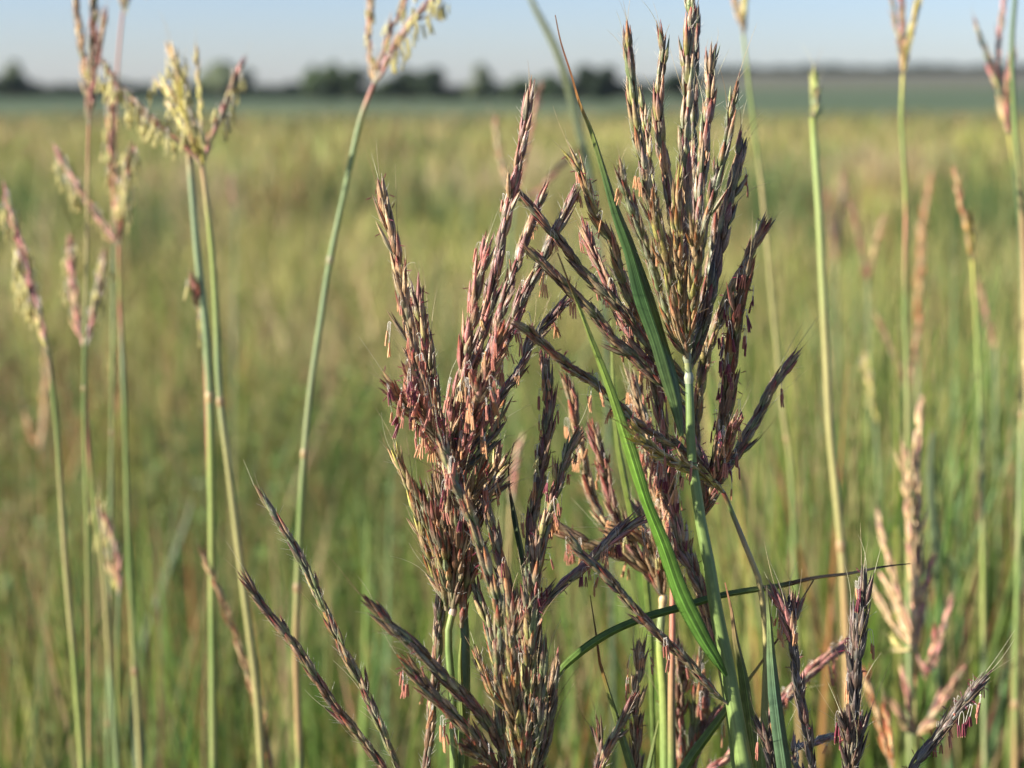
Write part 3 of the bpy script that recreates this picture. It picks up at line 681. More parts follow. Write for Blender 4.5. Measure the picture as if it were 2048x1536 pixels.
raceme(H, [(900, 900), (896, 980), (892, 1060), (890, 1130), hb], D, -.025, -.005, 'brown', 1.2, 5, ('pink', 'peach'), opn=.1, stig=.5)
raceme(H, [(958, 1010), (944, 1070), (925, 1130), (905, 1175), hb], D, -.01, -.003, 'dark', 1.2, 1, opn=.07)
raceme(H, [(908, 1010), (916, 1080), (915, 1150), (906, 1215)], D, -.03, -.005, 'dark', 1.25, 1, opn=.05)
raceme(H, [(862, 985), (874, 1060), (884, 1140), (893, 1220)], D, -.02, -.002, 'dark', 1.2, 1, opn=.05)
raceme(H, [(948, 1050), (940, 1120), (930, 1190), (922, 1255)], D, -.012, -.002, 'mix', 1.15, 1, opn=.05)
raceme(H, [(838, 1000), (856, 1060), (872, 1130), (884, 1180), (897, 1210)], D, .01, .0, 'dark', 1.25, 1, opn=.08)
raceme(H, [(955, 1080), (942, 1130), (925, 1180), (908, 1215)], D, -.01, .0, 'dark', 1.2, 1, opn=.06)
raceme(H, [(880, 1050), (889, 1110), (896, 1160), (903, 1212)], D, -.025, -.004, 'green', 1.2, 0, opn=.05)
raceme(H, [(975, 920), (958, 960), (935, 1020), (915, 1090)], D, -.02, .0, 'brown', 1.2, 3, opn=.18, stig=.5)
raceme(H, [(950, 960), (930, 1000), (917, 1067), (907, 1147), hb], D, -.01, 0, 'orange', 1.2, 2, opn=.07)
raceme(H, [(870, 930), (880, 1000), (893, 1080), (905, 1150), (897, 1195)], D, .0, 0, 'dark', 1.2, 3, opn=.12)
raceme(H, [(1000, 890), (993, 940), (968, 990), (938, 1060), (915, 1130), hb], D, .01, .0, 'orange', 1.1, 1, opn=.14, awn=.8)
raceme(H, [(1010, 960), (985, 985), (955, 1020), (925, 1090), hb], D, .0, .0, 'brown', 1.05, 1, opn=.2, awn=.8)

# --- 7. dark raceme hanging to the bottom edge
D = .58
q = stem_path([(848, 1590), (850, 1640), (855, 1700)], D)
H = stalk('slim dark stalk whose raceme runs down the left side to the bottom edge', q)
stem(H, q, .0011, .002, [(0, SGR), (1, SGR)])
raceme(H, [(885, 1080), (883, 1167), (879, 1220), (876, 1273), (872, 1342), (865, 1412), (858, 1481), (852, 1536), (848, 1590)], D, .0, 0, 'dark', 1.15, 0)

# --- 8. lower middle fan
D = .56
q = stem_path([(1048, 1610), (1050, 1660), (1052, 1720)], D)
M = stalk('stalk at the bottom centre with many racemes fanning up, left and across', q)
stem(M, q, .0013, .0024, [(0, SGR), (1, SGR)])
mb_ = (1048, 1610)
raceme(M, [(868, 870), (890, 910), (913, 973), (940, 1033), (963, 1100), (983, 1167), (998, 1233), (998, 1342), (1001, 1435), (1010, 1520), (1030, 1580), mb_], D, -.03, -.01, 'green', 1.15, 4, ('pink', 'maroon'), a_from=.7, a_to=1, stig=.3)
raceme(M, [(967, 985), (983, 1050), (1000, 1117), (1012, 1167), (1023, 1233), (1028, 1300), (1043, 1365), (1050, 1460), mb_], D, .0, 0, 'mix', 1.15, 2, ('maroon', 'pink'), stig=.4)
raceme(M, [(930, 1125), (953, 1183), (970, 1233), (985, 1290), (1000, 1360), (1020, 1450), mb_], D, .01, 0, 'green', 1.0)
raceme(M, [(1093, 697), (1093, 750), (1097, 800), (1093, 867), (1083, 933), (1073, 1000), (1063, 1060), (1062, 1133), (1058, 1220), (1057, 1319), (1056, 1400), (1052, 1500), mb_], D, .015, 0, 'dark', 1.2, 9, ('peach', 'peach', 'yellow', 'pink'), opn=.04, a_from=.55)
raceme(M, [(1167, 857), (1140, 900), (1120, 950), (1107, 1000), (1090, 1050), (1077, 1110), (1068, 1180), (1062, 1260), (1060, 1380), mb_], D, .0, 0, 'mix', 1.05, 13, ('peach', 'pink', 'pink', 'maroon'), opn=.08, a_from=.45, stig=.5)
raceme(M, [(1302, 1030), (1287, 1036), (1250, 1057), (1217, 1084), (1177, 1124), (1140, 1157), (1100, 1191), (1072, 1222), (1050, 1270), (1048, 1380)], D, .02, .01, 'purple', 1.1, 9, ('pink', 'peach', 'maroon'), opn=.02, a_from=.45, stig=.3)
raceme(M, [(728, 1197), (760, 1224), (793, 1264), (833, 1297), (877, 1341), (917, 1384), (962, 1432), (1000, 1490), (1030, 1560), mb_], D, -.04, -.005, 'dark', 1.2, 0, stig=0)
raceme(M, [(800, 1314), (833, 1351), (867, 1391), (917, 1441), (955, 1480), (1000, 1545), mb_], D, -.035, -.006, 'mix', 1.1, 8, ('peach', 'pink'), opn=.06, a_from=.3, stig=.5)
raceme(M, [(1009, 1350), (1020, 1400), (1033, 1450), (1045, 1520), mb_], D, -.03, 0, 'orange', 1.2, 2, opn=.1)
raceme(M, [(1050, 1150), (1058, 1200), (1060, 1260), (1057, 1350), (1053, 1480), mb_], D, -.015, 0, 'green', 1.2, 2, ('yellow', 'maroon'), opn=.06)
raceme(M, [(1035, 1170), (1040, 1250), (1046, 1340), (1050, 1450), mb_], D, .01, 0, 'mix', 1.3, 2, opn=.05)
raceme(M, [(1075, 1230), (1074, 1310), (1070, 1400), (1062, 1500), mb_], D, .01, 0, 'dark', 1.3, 1, opn=.04)
raceme(M, [(985, 1340), (1003, 1400), (1022, 1470), (1038, 1540), mb_], D, .02, 0, 'dark', 1.3, 1, opn=.06)
raceme(M, [(1110, 1320), (1104, 1389), (1097, 1440), (1085, 1510), (1060, 1590)], D, .0, 0, 'dark', 1.15, 0)
raceme(M, [(1089, 1285), (1085, 1350), (1078, 1420), (1070, 1500), mb_], D, -.01, 0, 'green', 1.05, 1)
raceme(M, [(950, 1300), (965, 1340), (985, 1385), (1010, 1450), mb_], D, .01, 0, 'orange', .85, 0, opn=.04)
raceme(M, [(930, 1490), (962, 1512), (995, 1545), (1035, 1600)], D, -.04, 0, 'dark', .95, 1, opn=.15, stig=1.2)
raceme(M, [(1030, 1230), (1022, 1290), (1030, 1370), (1040, 1470), mb_], D, -.03, -.004, 'mix', 1.1, 0)
leaf(M, [(1820, 1127), (1765, 1134), (1700, 1147), (1630, 1156), (1560, 1172), (1450, 1190), (1360, 1216), (1290, 1236), (1220, 1266), (1160, 1306), (1115, 1350), (1085, 1410), (1065, 1500), (1055, 1620)],
     [1, 4, 6, 8, 11, 14, 16, 17, 18, 17, 15, 12, 10, 9], .60, .575, [(0, DK), (.06, DK), (.08, SW), (.2, TN), (.24, (.14, .08, .03)), (.27, (.22, .28, .08)), (.4, (.11, .19, .05)), (.55, (.11, .20, .05)), (.7, (.18, .30, .06)), (1, SYG)], roll=.3, fold=.3, n=110)
leaf(M, [(1028, 885), (1018, 930), (1019, 975), (1025, 1010), (1034, 1060), (1046, 1120), (1055, 1200)], [1, 3, 4, 8, 12, 10, 6], .585, .575, [(0, BR), (.3, BR), (.45, SDK), (1, SGR)], roll=.5, n=40)

# --- 9. lower left pair of long slim racemes
D = .56
q = stem_path([(845, 1640), (860, 1690), (870, 1740)], D)
H = stalk('stalk below the frame carrying two long slim racemes that lean to the lower left', q)
stem(H, q, .0012, .0022, [(0, SGR), (1, SGR)])
hb = (845, 1640)
raceme(H, [(521, 982), (550, 1034), (583, 1084), (610, 1134), (637, 1191), (663, 1251), (690, 1307), (717, 1357), (740, 1407), (763, 1457), (797, 1536), hb], D, .0, 0, 'green', .95, 0, sp=.0046)
raceme(H, [(480, 1147), (507, 1184), (540, 1231), (583, 1281), (617, 1331), (650, 1384), (683, 1431), (727, 1481), (763, 1531), hb], D, -.02, 0, 'dark', .98, 0, sp=.0044)

# --- 10. slightly soft head with drooping racemes, bare pale node
D = .64
q = stem_path([(1326, 1200), (1323, 1230), (1320, 1291), (1328, 1391), (1332, 1536)], D)
H = stalk('green stemmed stalk with a pale node under brown racemes drooping to the left', q)
stem(H, q, .0014, .0024, [(0, SW), (.03, SGL), (.3, SYG), (1, SGR)], nodes=[(.012, SW)])
hb = (1326, 1198)
raceme(H, [(1108, 1050), (1150, 1075), (1200, 1096), (1260, 1120), (1305, 1155), hb], D, -.01, 0, 'brown', 1.35, 6, ('peach', 'pink'), opn=.05)
raceme(H, [(1123, 745), (1143, 795), (1152, 850), (1163, 905), (1177, 962), (1197, 1024), (1240, 1085), (1300, 1140), hb], D, .0, 0, 'brown', 1.15, 4, ('peach',), opn=.03)
raceme(H, [(1177, 845), (1197, 905), (1213, 962), (1232, 1030), (1270, 1100), hb], D, -.01, 0, 'purple', 1.2, 5, ('peach', 'pink'), opn=.06)
raceme(H, [(1200, 1075), (1240, 1065), (1290, 1085), (1318, 1130), hb], D, -.015, 0, 'brown', 1.35, 5, ('peach', 'yellow'), opn=.06)
raceme(H, [(1275, 1010), (1300, 1060), (1318, 1120), hb], D, .01, 0, 'green', 1.2, 2, opn=.06)

# --- 11. pink stem
D = .63
q = stem_path([(1346, 1150), (1345, 1200), (1345, 1257), (1343, 1391), (1344, 1536)], D)
H = stalk('stalk with a smooth pink stem, standing beside the green stem with the pale node', q)
stem(H, q, .001, .0017, [(0, SPK), (.25, (.5, .2, .14)), (1, SGR)])
raceme(H, [(1262, 740), (1280, 820), (1300, 900), (1318, 990), (1335, 1080), (1346, 1150)], D, .0, 0, 'brown', 1.15, 16, ('peach', 'yellow', 'pink'), opn=.07, a_from=.2)
raceme(H, [(1330, 900), (1335, 970), (1340, 1060), (1346, 1150)], D, -.01, 0, 'pink', 1.2, 9, ('pink', 'peach'), opn=.06)

# --- 12. small heads at the bottom, right of centre
D = .60
q = stem_path([(1272, 1600), (1272, 1650), (1274, 1700)], D)
H = stalk('short upright rusty raceme at the bottom, just right of the thin brown tipped leaf', q)
stem(H, q, .001, .0018, [(0, SGR), (1, SGR)])
raceme(H, [(1280, 1284), (1277, 1341), (1273, 1391), (1272, 1457), (1272, 1530), (1272, 1600)], D, 0, 0, 'brown', 1.05, 5, ('pink', 'peach'), opn=.05, stig=.5)
q = stem_path([(1185, 1580), (1182, 1640), (1180, 1700)], D)
H = stalk('short raceme leaning right to cross the rusty upright one at the bottom', q)
stem(H, q, .001, .0018, [(0, SGR), (1, SGR)])
raceme(H, [(1272, 1385), (1240, 1451), (1217, 1497), (1200, 1534), (1185, 1580)], D, -.01, -.01, 'mix', .95, 0, opn=.02)
raceme(H, [(1190, 1455), (1203, 1500), (1192, 1550), (1185, 1580)], D, .0, .0, 'purple', .9, 0, opn=.12)
D = .65
q = stem_path([(1372, 1620), (1372, 1660), (1370, 1720)], D)
H = stalk('soft pinkish head with pale anthers filling the gap left of the thick stem foot', q)
stem(H, q, .0012, .002, [(0, SGR), (1, SGR)])
for pp, pl, an in (([(1360, 1284), (1363, 1357), (1360, 1457), (1364, 1540)], 'purple', 5), ([(1397, 1307), (1393, 1391), (1385, 1491), (1378, 1560)], 'green', 5), ([(1443, 1417), (1410, 1467), (1385, 1530)], 'purple', 3), ([(1330, 1400), (1345, 1470), (1360, 1560)], 'brown', 3), ([(1420, 1360), (1405, 1430), (1390, 1520)], 'pink', 5)):
    raceme(H, pp+[(1372, 1620)], D, rnd(-.01, .01), 0, pl, 1.1, an, ('pink', 'peach'), opn=.05)

# --- 13. lower right stalks
D = .565
q = stem_path([(1628, 1590), (1632, 1640), (1636, 1700)], D)
H = stalk('dark raceme with a split feathery tip right of the upright green blade', q)
stem(H, q, .0012, .002, [(0, SGR), (1, SGR)])
raceme(H, [(1572, 1200), (1582, 1250), (1588, 1307), (1594, 1357), (1606, 1424), (1619, 1491), (1628, 1590)], D, 0, 0, 'slate', 1.0, 4, ('peach', 'pink'), opn=.01, a_from=.8, a_to=1)
raceme(H, [(1545, 1178), (1562, 1212), (1577, 1245), (1588, 1300)], D, -.002, 0, 'pink', 1.1, 2, ('peach',), opn=.10, sp=.003)
raceme(H, [(1596, 1190), (1590, 1225), (1582, 1262), (1588, 1310)], D, .004, 0, 'purple', .9, 0, opn=.08, sp=.003)
raceme(H, [(1676, 1469), (1650, 1477), (1620, 1488), (1590, 1501), (1600, 1545), (1628, 1590)], D, .05, .01, 'purple', .9, 1)
D = .56
q = stem_path([(1698, 1590), (1700, 1640), (1700, 1700)], D)
H = stalk('nearly black upright raceme, broad and bristly, at the lower right', q)
stem(H, q, .0012, .002, [(0, SGR), (1, SGR)])
raceme(H, [(1729, 1134), (1729, 1191), (1721, 1241), (1715, 1307), (1709, 1374), (1706, 1441), (1700, 1524), (1698, 1590)], D, 0, 0, 'slate', 1.15, 3, ('maroon', 'peach'), opn=.03)
raceme(H, [(1708, 1205), (1710, 1260), (1706, 1330), (1706, 1400), (1698, 1590)], D, .01, 0, 'slate', 1.1, 3, ('maroon', 'peach'), opn=.05)
raceme(H, [(1690, 1420), (1697, 1470), (1700, 1540), (1698, 1590)], D, -.01, 0, 'slate', 1.05, 2, ('maroon',), opn=.14, stig=1)
raceme(H, [(1725, 1430), (1716, 1480), (1706, 1540), (1698, 1590)], D, .0, 0, 'slate', 1.05, 2, ('maroon',), opn=.14, stig=1)
D = .57
q = stem_path([(1800, 1580), (1795, 1640), (1790, 1700)], D)
H = stalk('slate dark raceme at the bottom right corner leaning right with hanging anthers', q)
stem(H, q, .0012, .002, [(0, SGR), (1, SGR)])
raceme(H, [(1975, 1350), (1936, 1397), (1903, 1437), (1869, 1481), (1829, 1531), (1800, 1580)], D, 0, 0, 'slate', 1.05, 10, ('maroon', 'maroon', 'pink'), opn=.02, a_from=.3, a_to=.9, stig=.7)
D = .66
q = stem_path([(1405, 1548), (1400, 1600), (1400, 1680)], D)
H = stalk('soft pink raceme arching up to the right behind the dark ones', q)
stem(H, q, .001, .0018, [(0, SGR), (1, SGR)])
raceme(H, [(1700, 1282), (1653, 1317), (1613, 1351), (1569, 1397), (1536, 1434), (1490, 1484), (1440, 1525), (1405, 1548)], D, .02, 0, 'pink', 1.15, 12, ('pink', 'peach'), opn=.05)
D = .565
q = stem_path([(1552, 1600), (1552, 1650), (1552, 1700)], D)
H = stalk('short black pointed raceme at the foot of the upright green blade', q)
stem(H, q, .001, .0018, [(0, SGR), (1, SGR)])
raceme(H, [(1517, 1438), (1535, 1485), (1545, 1530), (1552, 1600)], D, 0, 0, 'slate', 1.1, 1, opn=.14, stig=.9)

# --- single leaves in focus
def single_leaf(label, pts, wid, d0, d1, stops, roll=.3, group='loose grass leaves', **kw):
    q = [P(x, y, d0+(d1-d0)*i/(len(pts)-1)) for i, (x, y) in enumerate(pts)]
    e = q[-1]; dr = q[-1]-q[-2]; dr = dr/max(1e-6, abs(dr[2]))
    dr = np.clip(dr, -.5, .5)
    q += to_ground(e, dr)
    root = thing('grass_leaf', label, 'grass leaf', q[-1], group)
    wd = list(wid)+list(np.linspace(wid[-1], wid[-1]*.5, len(EXT))); pp = list(pts)+[pts[-1]]*len(EXT)
    ln = [0]
    for i in range(1, len(q)): ln.append(ln[-1]+np.linalg.norm(q[i]-q[i-1]))
    f = ln[len(pts)-1]/ln[-1]
    st = [(s[0]*f, s[1]) for s in stops]+[(1, SGR)]
    leaf(root, pp, wd, d0, d1, st, roll=roll, P3=q, n=110, name='blade', **kw)
    return root
single_leaf('upright blue green blade with a brown needle tip near the lower right', [(1533, 1170), (1537, 1210), (1542, 1290), (1549, 1370), (1560, 1460), (1572, 1540)], [2, 7, 16, 24, 28, 30], .56, .56, [(0, DK), (.08, RD), (.14, (.3, .38, .12)), (.5, (.12, .22, .12)), (1, (.13, .22, .10))], roll=.35, fold=.35)
single_leaf('thin leaf with a curled dark tip left of the rusty upright raceme', [(1180, 1190), (1190, 1250), (1196, 1310), (1207, 1345), (1225, 1410), (1250, 1490), (1268, 1550)], [1, 3, 5, 7, 10, 15, 16], .59, .59, [(0, DK), (.25, (.14, .07, .03)), (.36, OR), (.42, SYG), (1, SGR)], roll=.4, fold=.3)
single_leaf('narrow leaf slanting up right to a thin brown tip below the long horizontal leaf', [(1627, 1160), (1600, 1205), (1560, 1272), (1520, 1330), (1490, 1370), (1450, 1425), (1410, 1480), (1360, 1550)], [2, 3, 4, 6, 8, 16, 20, 22], .60, .59, [(0, BR), (.35, (.3, .14, .05)), (.5, YL), (.65, (.2, .28, .06)), (1, (.15, .24, .06))], roll=.4, fold=.3)
single_leaf('slender yellow green leaf behind the long bright one, above the crossing racemes', [(1222, 640), (1226, 760), (1232, 860), (1246, 940), (1262, 1020), (1285, 1110), (1300, 1250), (1308, 1540)], [3, 7, 10, 13, 14, 14, 12, 10], .66, .66, [(0, SYG), (.5, (.24, .33, .06)), (1, SGR)], roll=.4, fold=.3)
single_leaf('short upright leaf behind the black raceme at the bottom centre right', [(1293, 1560), (1305, 1500), (1317, 1440)][::-1], [2, 8, 12], .62, .62, [(0, SYG), (1, SGR)], roll=.3)

# ======================================================================= SOFT STALKS AROUND
def soft(label, D, stempts, racs, r0=.0012, r1=.002, stops=None, pal='mix', w=1.15, anth=0, ak=('yellow',), drift=(0, 0), name='grass_stalk', cat='grass stalk', opn=.03, group=GB, nodes=()):
    q = stem_path(stempts, D, D*1.02, drift=drift)
    root = thing(name, label, cat, q[-1], group)
    if stops is None: stops = [(0, SGL), (.3, SGR), (.7, SYG), (1, SGR)]
    st2 = [a for a in stops if a[0] < .25]; t = .27; nd = list(nodes)
    while t < .95:
        c1 = mixc(random.choice([SGR, SYG, SGL, SGR, STN, SPK]), SGR, .45); st2 += [(t, mixc(st2[-1][1], c1, .5)), (t+.05, c1)]
        t += rnd(.12, .3)
        if random.random() < .4: nd.append((t, mixc(STN, BR, rnd(0, .7))))
        st2.append((t, mixc(c1, STN, rnd(0, .45)))); t += .03
    st2.append((1, SGR))
    stem(root, q, r0*.74, r1*.74, st2, sides=8, n=70, nodes=[a for a in nd if a[0] < .97][:3])
    for r in racs:
        pts = r[0]; kw = dict(pal=pal, w=w, anth=anth, ak=ak, opn=opn)
        if len(r) > 1: kw.update(r[1])
        kw['anth'] = int(kw['anth']*1.25)
        raceme(root, pts+[stempts[0]], D, rnd(-.03, .03), 0, lod=0, fuzz=0, awn=.15, stig=0, **kw)
    return root
soft('leaning stalk at the far left edge with a yellow flecked drooping raceme', .86, [(96, 700), (106, 780), (115, 870), (122, 980), (132, 1130), (148, 1310), (166, 1540)],
     [([(8, 372), (22, 430), (45, 500), (62, 570), (84, 650)], dict(pal='pink', anth=12)), ([(28, 500), (48, 570), (75, 640)], dict(pal='yellow', anth=10))], .0016, .0028, [(0, SDK), (.04, (.3, .2, .12)), (.09, SGR), (.5, SYG), (1, SGR)])
soft('stalk near the left edge with two short racemes forming a narrow V', .93, [(170, 700), (173, 850), (188, 1000), (208, 1150), (218, 1300), (236, 1540)],
     [([(138, 475), (148, 590), (160, 660)], dict(pal='pink', anth=9)), ([(210, 492), (195, 590), (180, 660)], dict(pal='purple', anth=10))], .0016, .0024, [(0, SGL), (.09, SYG), (.15, SPK), (.22, SPK), (.3, SYG), (1, SGR)])
soft('stalk with three racemes spreading like a trident left of the yellow flowering head', .92, [(238, 492), (240, 600), (247, 750), (252, 900), (258, 1100), (268, 1300), (282, 1540)],
     [([(225, 190), (222, 260), (228, 350), (235, 430)], dict(pal='pink', anth=9)), ([(264, 285), (252, 360), (243, 430)], dict(pal='purple', anth=12)), ([(108, 292), (150, 365), (200, 440)], dict(pal='purple', anth=10))], .0014, .0026, [(0, SPK), (.08, SYG), (.12, SPK), (.2, SGL), (.5, SGR), (1, SGR)])
soft('tall thin stalk at upper left whose forked head rises out of the picture', .88, [(178, 250), (176, 330), (174, 450), (172, 600), (168, 800), (175, 1100), (180, 1540)],
     [([(146, -60), (155, 30), (168, 130), (176, 190)], dict(pal='brown')), ([(190, -80), (188, 20), (184, 130)], dict(pal='dark', w=1.35, anth=2)), ([(212, 15), (200, 80), (188, 160)], dict(pal='purple'))], .0010, .0016, [(0, SPK), (.12, STN), (1, SYG)])
soft('thin pink stalk rising beside the forked head at upper left', 1.0, [(246, 22), (240, 80), (234, 160), (230, 260), (228, 420), (226, 700), (222, 1000), (215, 1540)],
     [([(240, -90), (242, -30)], dict(pal='brown')), ([(275, -60), (258, -10)], dict(pal='purple', anth=3))], .0011, .0018, [(0, SPK), (.2, SPK), (.4, SYG), (1, SGR)])
soft('stalk with a wide spreading head thick with yellow anthers against the sky, upper left', .82, [(405, 335), (413, 400), (424, 500), (432, 620), (440, 790), (458, 940), (488, 1180), (512, 1370), (525, 1540)],
     [([(198, 112), (235, 165), (280, 215), (335, 265), (375, 300)], dict(pal='dark', anth=22, w=1.0)), ([(487, 115), (462, 180), (440, 235), (418, 285)], dict(pal='purple', anth=9, w=1.05)),
      ([(392, 85), (396, 150), (402, 230)], dict(pal='yellow', w=.7)), ([(330, 165), (350, 215), (378, 270)], dict(pal='yellow', anth=14, w=1.6, opn=.10)), ([(352, 150), (370, 210), (388, 265)], dict(pal='yellow', anth=10, w=1.5, opn=.08))], .0018, .0030, [(0, TN), (.04, STN), (.1, SYG), (.25, SGR), (.6, SYG), (1, SGR)])
soft('companion stalk touching the yellow flowering one on its left, pale green sheath', .83, [(378, 300), (386, 400), (396, 520), (412, 660), (420, 800), (424, 1000), (425, 1200), (428, 1540)],
     [([(338, 85), (352, 130), (366, 190), (376, 250)], dict(pal='yellow', anth=14, w=1.35, opn=.1))], .0024, .0030, [(0, SW), (.05, SGL), (.3, SGR), (.45, SYG), (1, SGR)])
soft('small stalk with a dull pink raceme tucked against the paired green stems', .85, [(410, 700), (414, 800), (418, 950), (424, 1100), (426, 1540)],
     [([(386, 548), (394, 600), (404, 655)], dict(pal='purple', anth=4))], .0014, .002, [(0, SGL), (.06, SPK), (.2, SPK), (.3, SYG), (1, SGR)])
soft('brown raceme slanting down right below the paired green stems at lower left', .84, [(548, 1560), (556, 1620), (560, 1700)],
     [([(398, 1095), (430, 1165), (462, 1245), (500, 1360), (530, 1470)], dict(pal='brown', w=1.1, anth=1))], stops=[(0, SGR), (1, SGR)])
soft('long bare green stem leaning right with a forked head cut by the top edge', .82, [(748, 168), (735, 200), (718, 250), (690, 380), (660, 520), (640, 650), (620, 790), (605, 960), (596, 1150), (592, 1300), (600, 1540)],
     [([(738, -60), (740, 10), (738, 80), (742, 130)], dict(pal='brown', anth=4, w=.9)), ([(822, -40), (800, 20), (775, 80), (756, 135)], dict(pal='brown', anth=5, w=.9)), ([(900, -30), (850, 15), (805, 70), (765, 140)], dict(pal='purple', anth=22, w=1.1))],
     .0017, .0026, [(0, MR), (.02, SPK), (.05, SGR), (.3, SGR), (.33, (.25, .22, .12)), (.36, SGR), (1, SYG)], nodes=[(.27, (.28, .26, .14))])
single_leaf('out of focus pale green leaf bending over at the top centre', [(1055, -20), (1075, 25), (1105, 80), (1132, 150), (1152, 230), (1175, 330), (1192, 430), (1205, 560), (1215, 760), (1230, 1540)], [8, 12, 14, 15, 16, 15, 13, 11, 9, 8], 1.15, 1.15, [(0, (.30, .31, .12)), (.2, (.25, .31, .17)), (1, SGL)], roll=.4, group='out of focus leaves')
soft('faint pink raceme just behind the tall left raceme near the horizon', 1.15, [(1030, 400), (1020, 520), (1010, 700), (1000, 1000), (995, 1540)],
     [([(1082, 165), (1068, 230), (1052, 310)], dict(pal='pink')), ([(1150, 300), (1110, 345), (1070, 385)], dict(pal='purple')), ([(990, 235), (998, 300), (1012, 360)], dict(pal='brown', anth=2))], .001, .002)
soft('stalk right of the tall racemes, its pale head cut by the top edge', 1.0, [(1487, 70), (1497, 160), (1512, 280), (1526, 400), (1540, 560), (1552, 680), (1568, 840), (1585, 1000), (1600, 1540)],
     [([(1455, -70), (1468, -10), (1480, 40)], dict(pal='brown')), ([(1490, -60), (1489, 0)], dict(pal='yellow'))], .0012, .0024, [(0, SYG), (.15, SGR), (.2, STN), (1, SYG)])
soft('stout bright green stalk with its head still closed in the sheath, right of centre', .85, [(1626, 235), (1630, 300), (1638, 420), (1645, 560), (1652, 700), (1660, 860), (1674, 1000), (1690, 1200), (1700, 1540)],
     [([(1628, 150), (1630, 190), (1628, 225)], dict(pal='bud', w=1.3)), ([(1634, 185), (1630, 235)], dict(pal='bud', w=1.3))], .0024, .0034, [(0, SYG), (.04, (.28, .36, .12)), (.3, SGR), (.5, SYG), (1, SGR)])
soft('tall stalk with a three pronged yellowish head against the sky at right', .95, [(1806, 150), (1803, 240), (1808, 330), (1812, 420), (1810, 520), (1810, 640), (1815, 800), (1820, 1540)],
     [([(1800, -50), (1804, 20), (1806, 90)], dict(pal='purple')), ([(1840, -10), (1828, 40), (1814, 100)], dict(pal='yellow')), ([(1780, -30), (1790, 40), (1800, 100)], dict(pal='green', w=.8))], .0014, .0024, [(0, YL), (.04, SYG), (.1, SGR), (.17, SYG), (.2, SPK), (.3, SGR), (1, SGR)])
soft('reddish branching head at the top right corner with a yellow patch below', .95, [(2018, 270), (2030, 350), (2042, 480), (2045, 700), (2040, 1000), (2032, 1300), (2030, 1540)],
     [([(1948, 35), (1968, 95), (1990, 150), (2005, 210)], dict(pal='green', w=.9)), ([(2012, -30), (2002, 50), (1996, 120), (2008, 200)], dict(pal='purple', w=.9)), ([(1976, 120), (1992, 165), (2006, 215)], dict(pal='pink', w=1.2)), ([(2025, 100), (2018, 160), (2015, 220)], dict(pal='pink', w=1.1)), ([(1996, 190), (2006, 225), (2014, 250)], dict(pal='yellow', w=1.4))], .0014, .0028, [(0, YL), (.06, SDK), (.15, SDK), (.3, SGR), (.6, SPK), (1, SGR)])
soft('dark green stem crossing the reddish head at the top right corner', .9, [(2034, -80), (2030, 0), (2024, 100), (2030, 250), (2042, 400), (2050, 600), (2056, 1000), (2060, 1540)], [], .0018, .0026, [(0, (.08, .14, .10)), (.1, SDK), (.2, SGR), (1, SGR)])
soft('yellow and rust raceme leaning right near the right edge', 1.0, [(1945, 520), (1952, 640), (1960, 800), (1965, 1000), (1970, 1540)],
     [([(1908, 330), (1918, 390), (1932, 450)], dict(pal='rust', w=1.1)), ([(1935, 420), (1942, 470)], dict(pal='yellow', w=1.3))], .0016, .0024, [(0, YL), (.06, SYG), (1, SGR)])
soft('small forked brown head with thin arms, right of the stout green stalk', 1.3, [(1818, 780), (1820, 900), (1822, 1100), (1825, 1540)],
     [([(1752, 628), (1775, 680), (1800, 735)], dict(pal='brown', w=1.1)), ([(1843, 632), (1832, 690), (1824, 740)], dict(pal='pink', w=1.1))], .0016, .002)
soft('rust coloured blurred raceme between the right stalks', 1.5, [(1836, 650), (1834, 760), (1832, 1000), (1830, 1540)],
     [([(1866, 340), (1850, 420), (1842, 500), (1838, 580)], dict(pal='rust', w=1.6)), ([(1842, 540), (1838, 600)], dict(pal='rust', w=2.0))], .0016, .002)
soft('faint purple blurred raceme just right of the stout green stalk', 2.0, [(1672, 520), (1672, 650), (1674, 900), (1676, 1540)],
     [([(1690, 345), (1684, 400), (1676, 460)], dict(pal='purple', w=2.0)), ([(1655, 380), (1662, 440)], dict(pal='purple', w=1.8))], .0018, .0024)
soft('small faint raceme rising from the prairie left of centre', 2.0, [(470, 420), (470, 520), (468, 700), (466, 1540)],
     [([(462, 350), (466, 385)], dict(pal='purple', w=1.6))], .0014, .0024)
soft('blurred pink raceme low behind the left racemes', 1.1, [(1022, 1010), (1015, 1150), (1005, 1300), (1000, 1540)],
     [([(1040, 880), (1032, 930), (1026, 970)], dict(pal='pink', w=1.3))], .0016, .002, [(0, STN), (1, SPK)])
soft('rust coloured stalk standing low in the prairie at the left edge', 1.7, [(80, 900), (84, 1000), (86, 1200), (88, 1540)],
     [([(95, 690), (92, 760), (88, 830)], dict(pal='rust', w=1.7)), ([(50, 820), (62, 870)], dict(pal='rust', w=1.5))], .0012, .0016, [(0, OR), (.15, TN), (.4, SYG), (1, SGR)])
soft('second rust coloured stalk beside the stalk with the narrow V head', 1.7, [(232, 830), (228, 900), (222, 1100), (218, 1540)],
     [([(228, 690), (230, 750), (232, 800)], dict(pal='rust', w=2.0))], .0012, .0016, [(0, YL), (.2, SYG), (1, SGR)])
soft('pale blurred forked raceme halfway down between the two right hand stalks', 1.4, [(1735, 560), (1738, 700), (1742, 1000), (1745, 1540)],
     [([(1700, 400), (1716, 460), (1728, 520)], dict(pal='purple', w=1.3)), ([(1768, 430), (1752, 490), (1742, 530)], dict(pal='brown', w=1.3))], .0014, .002)
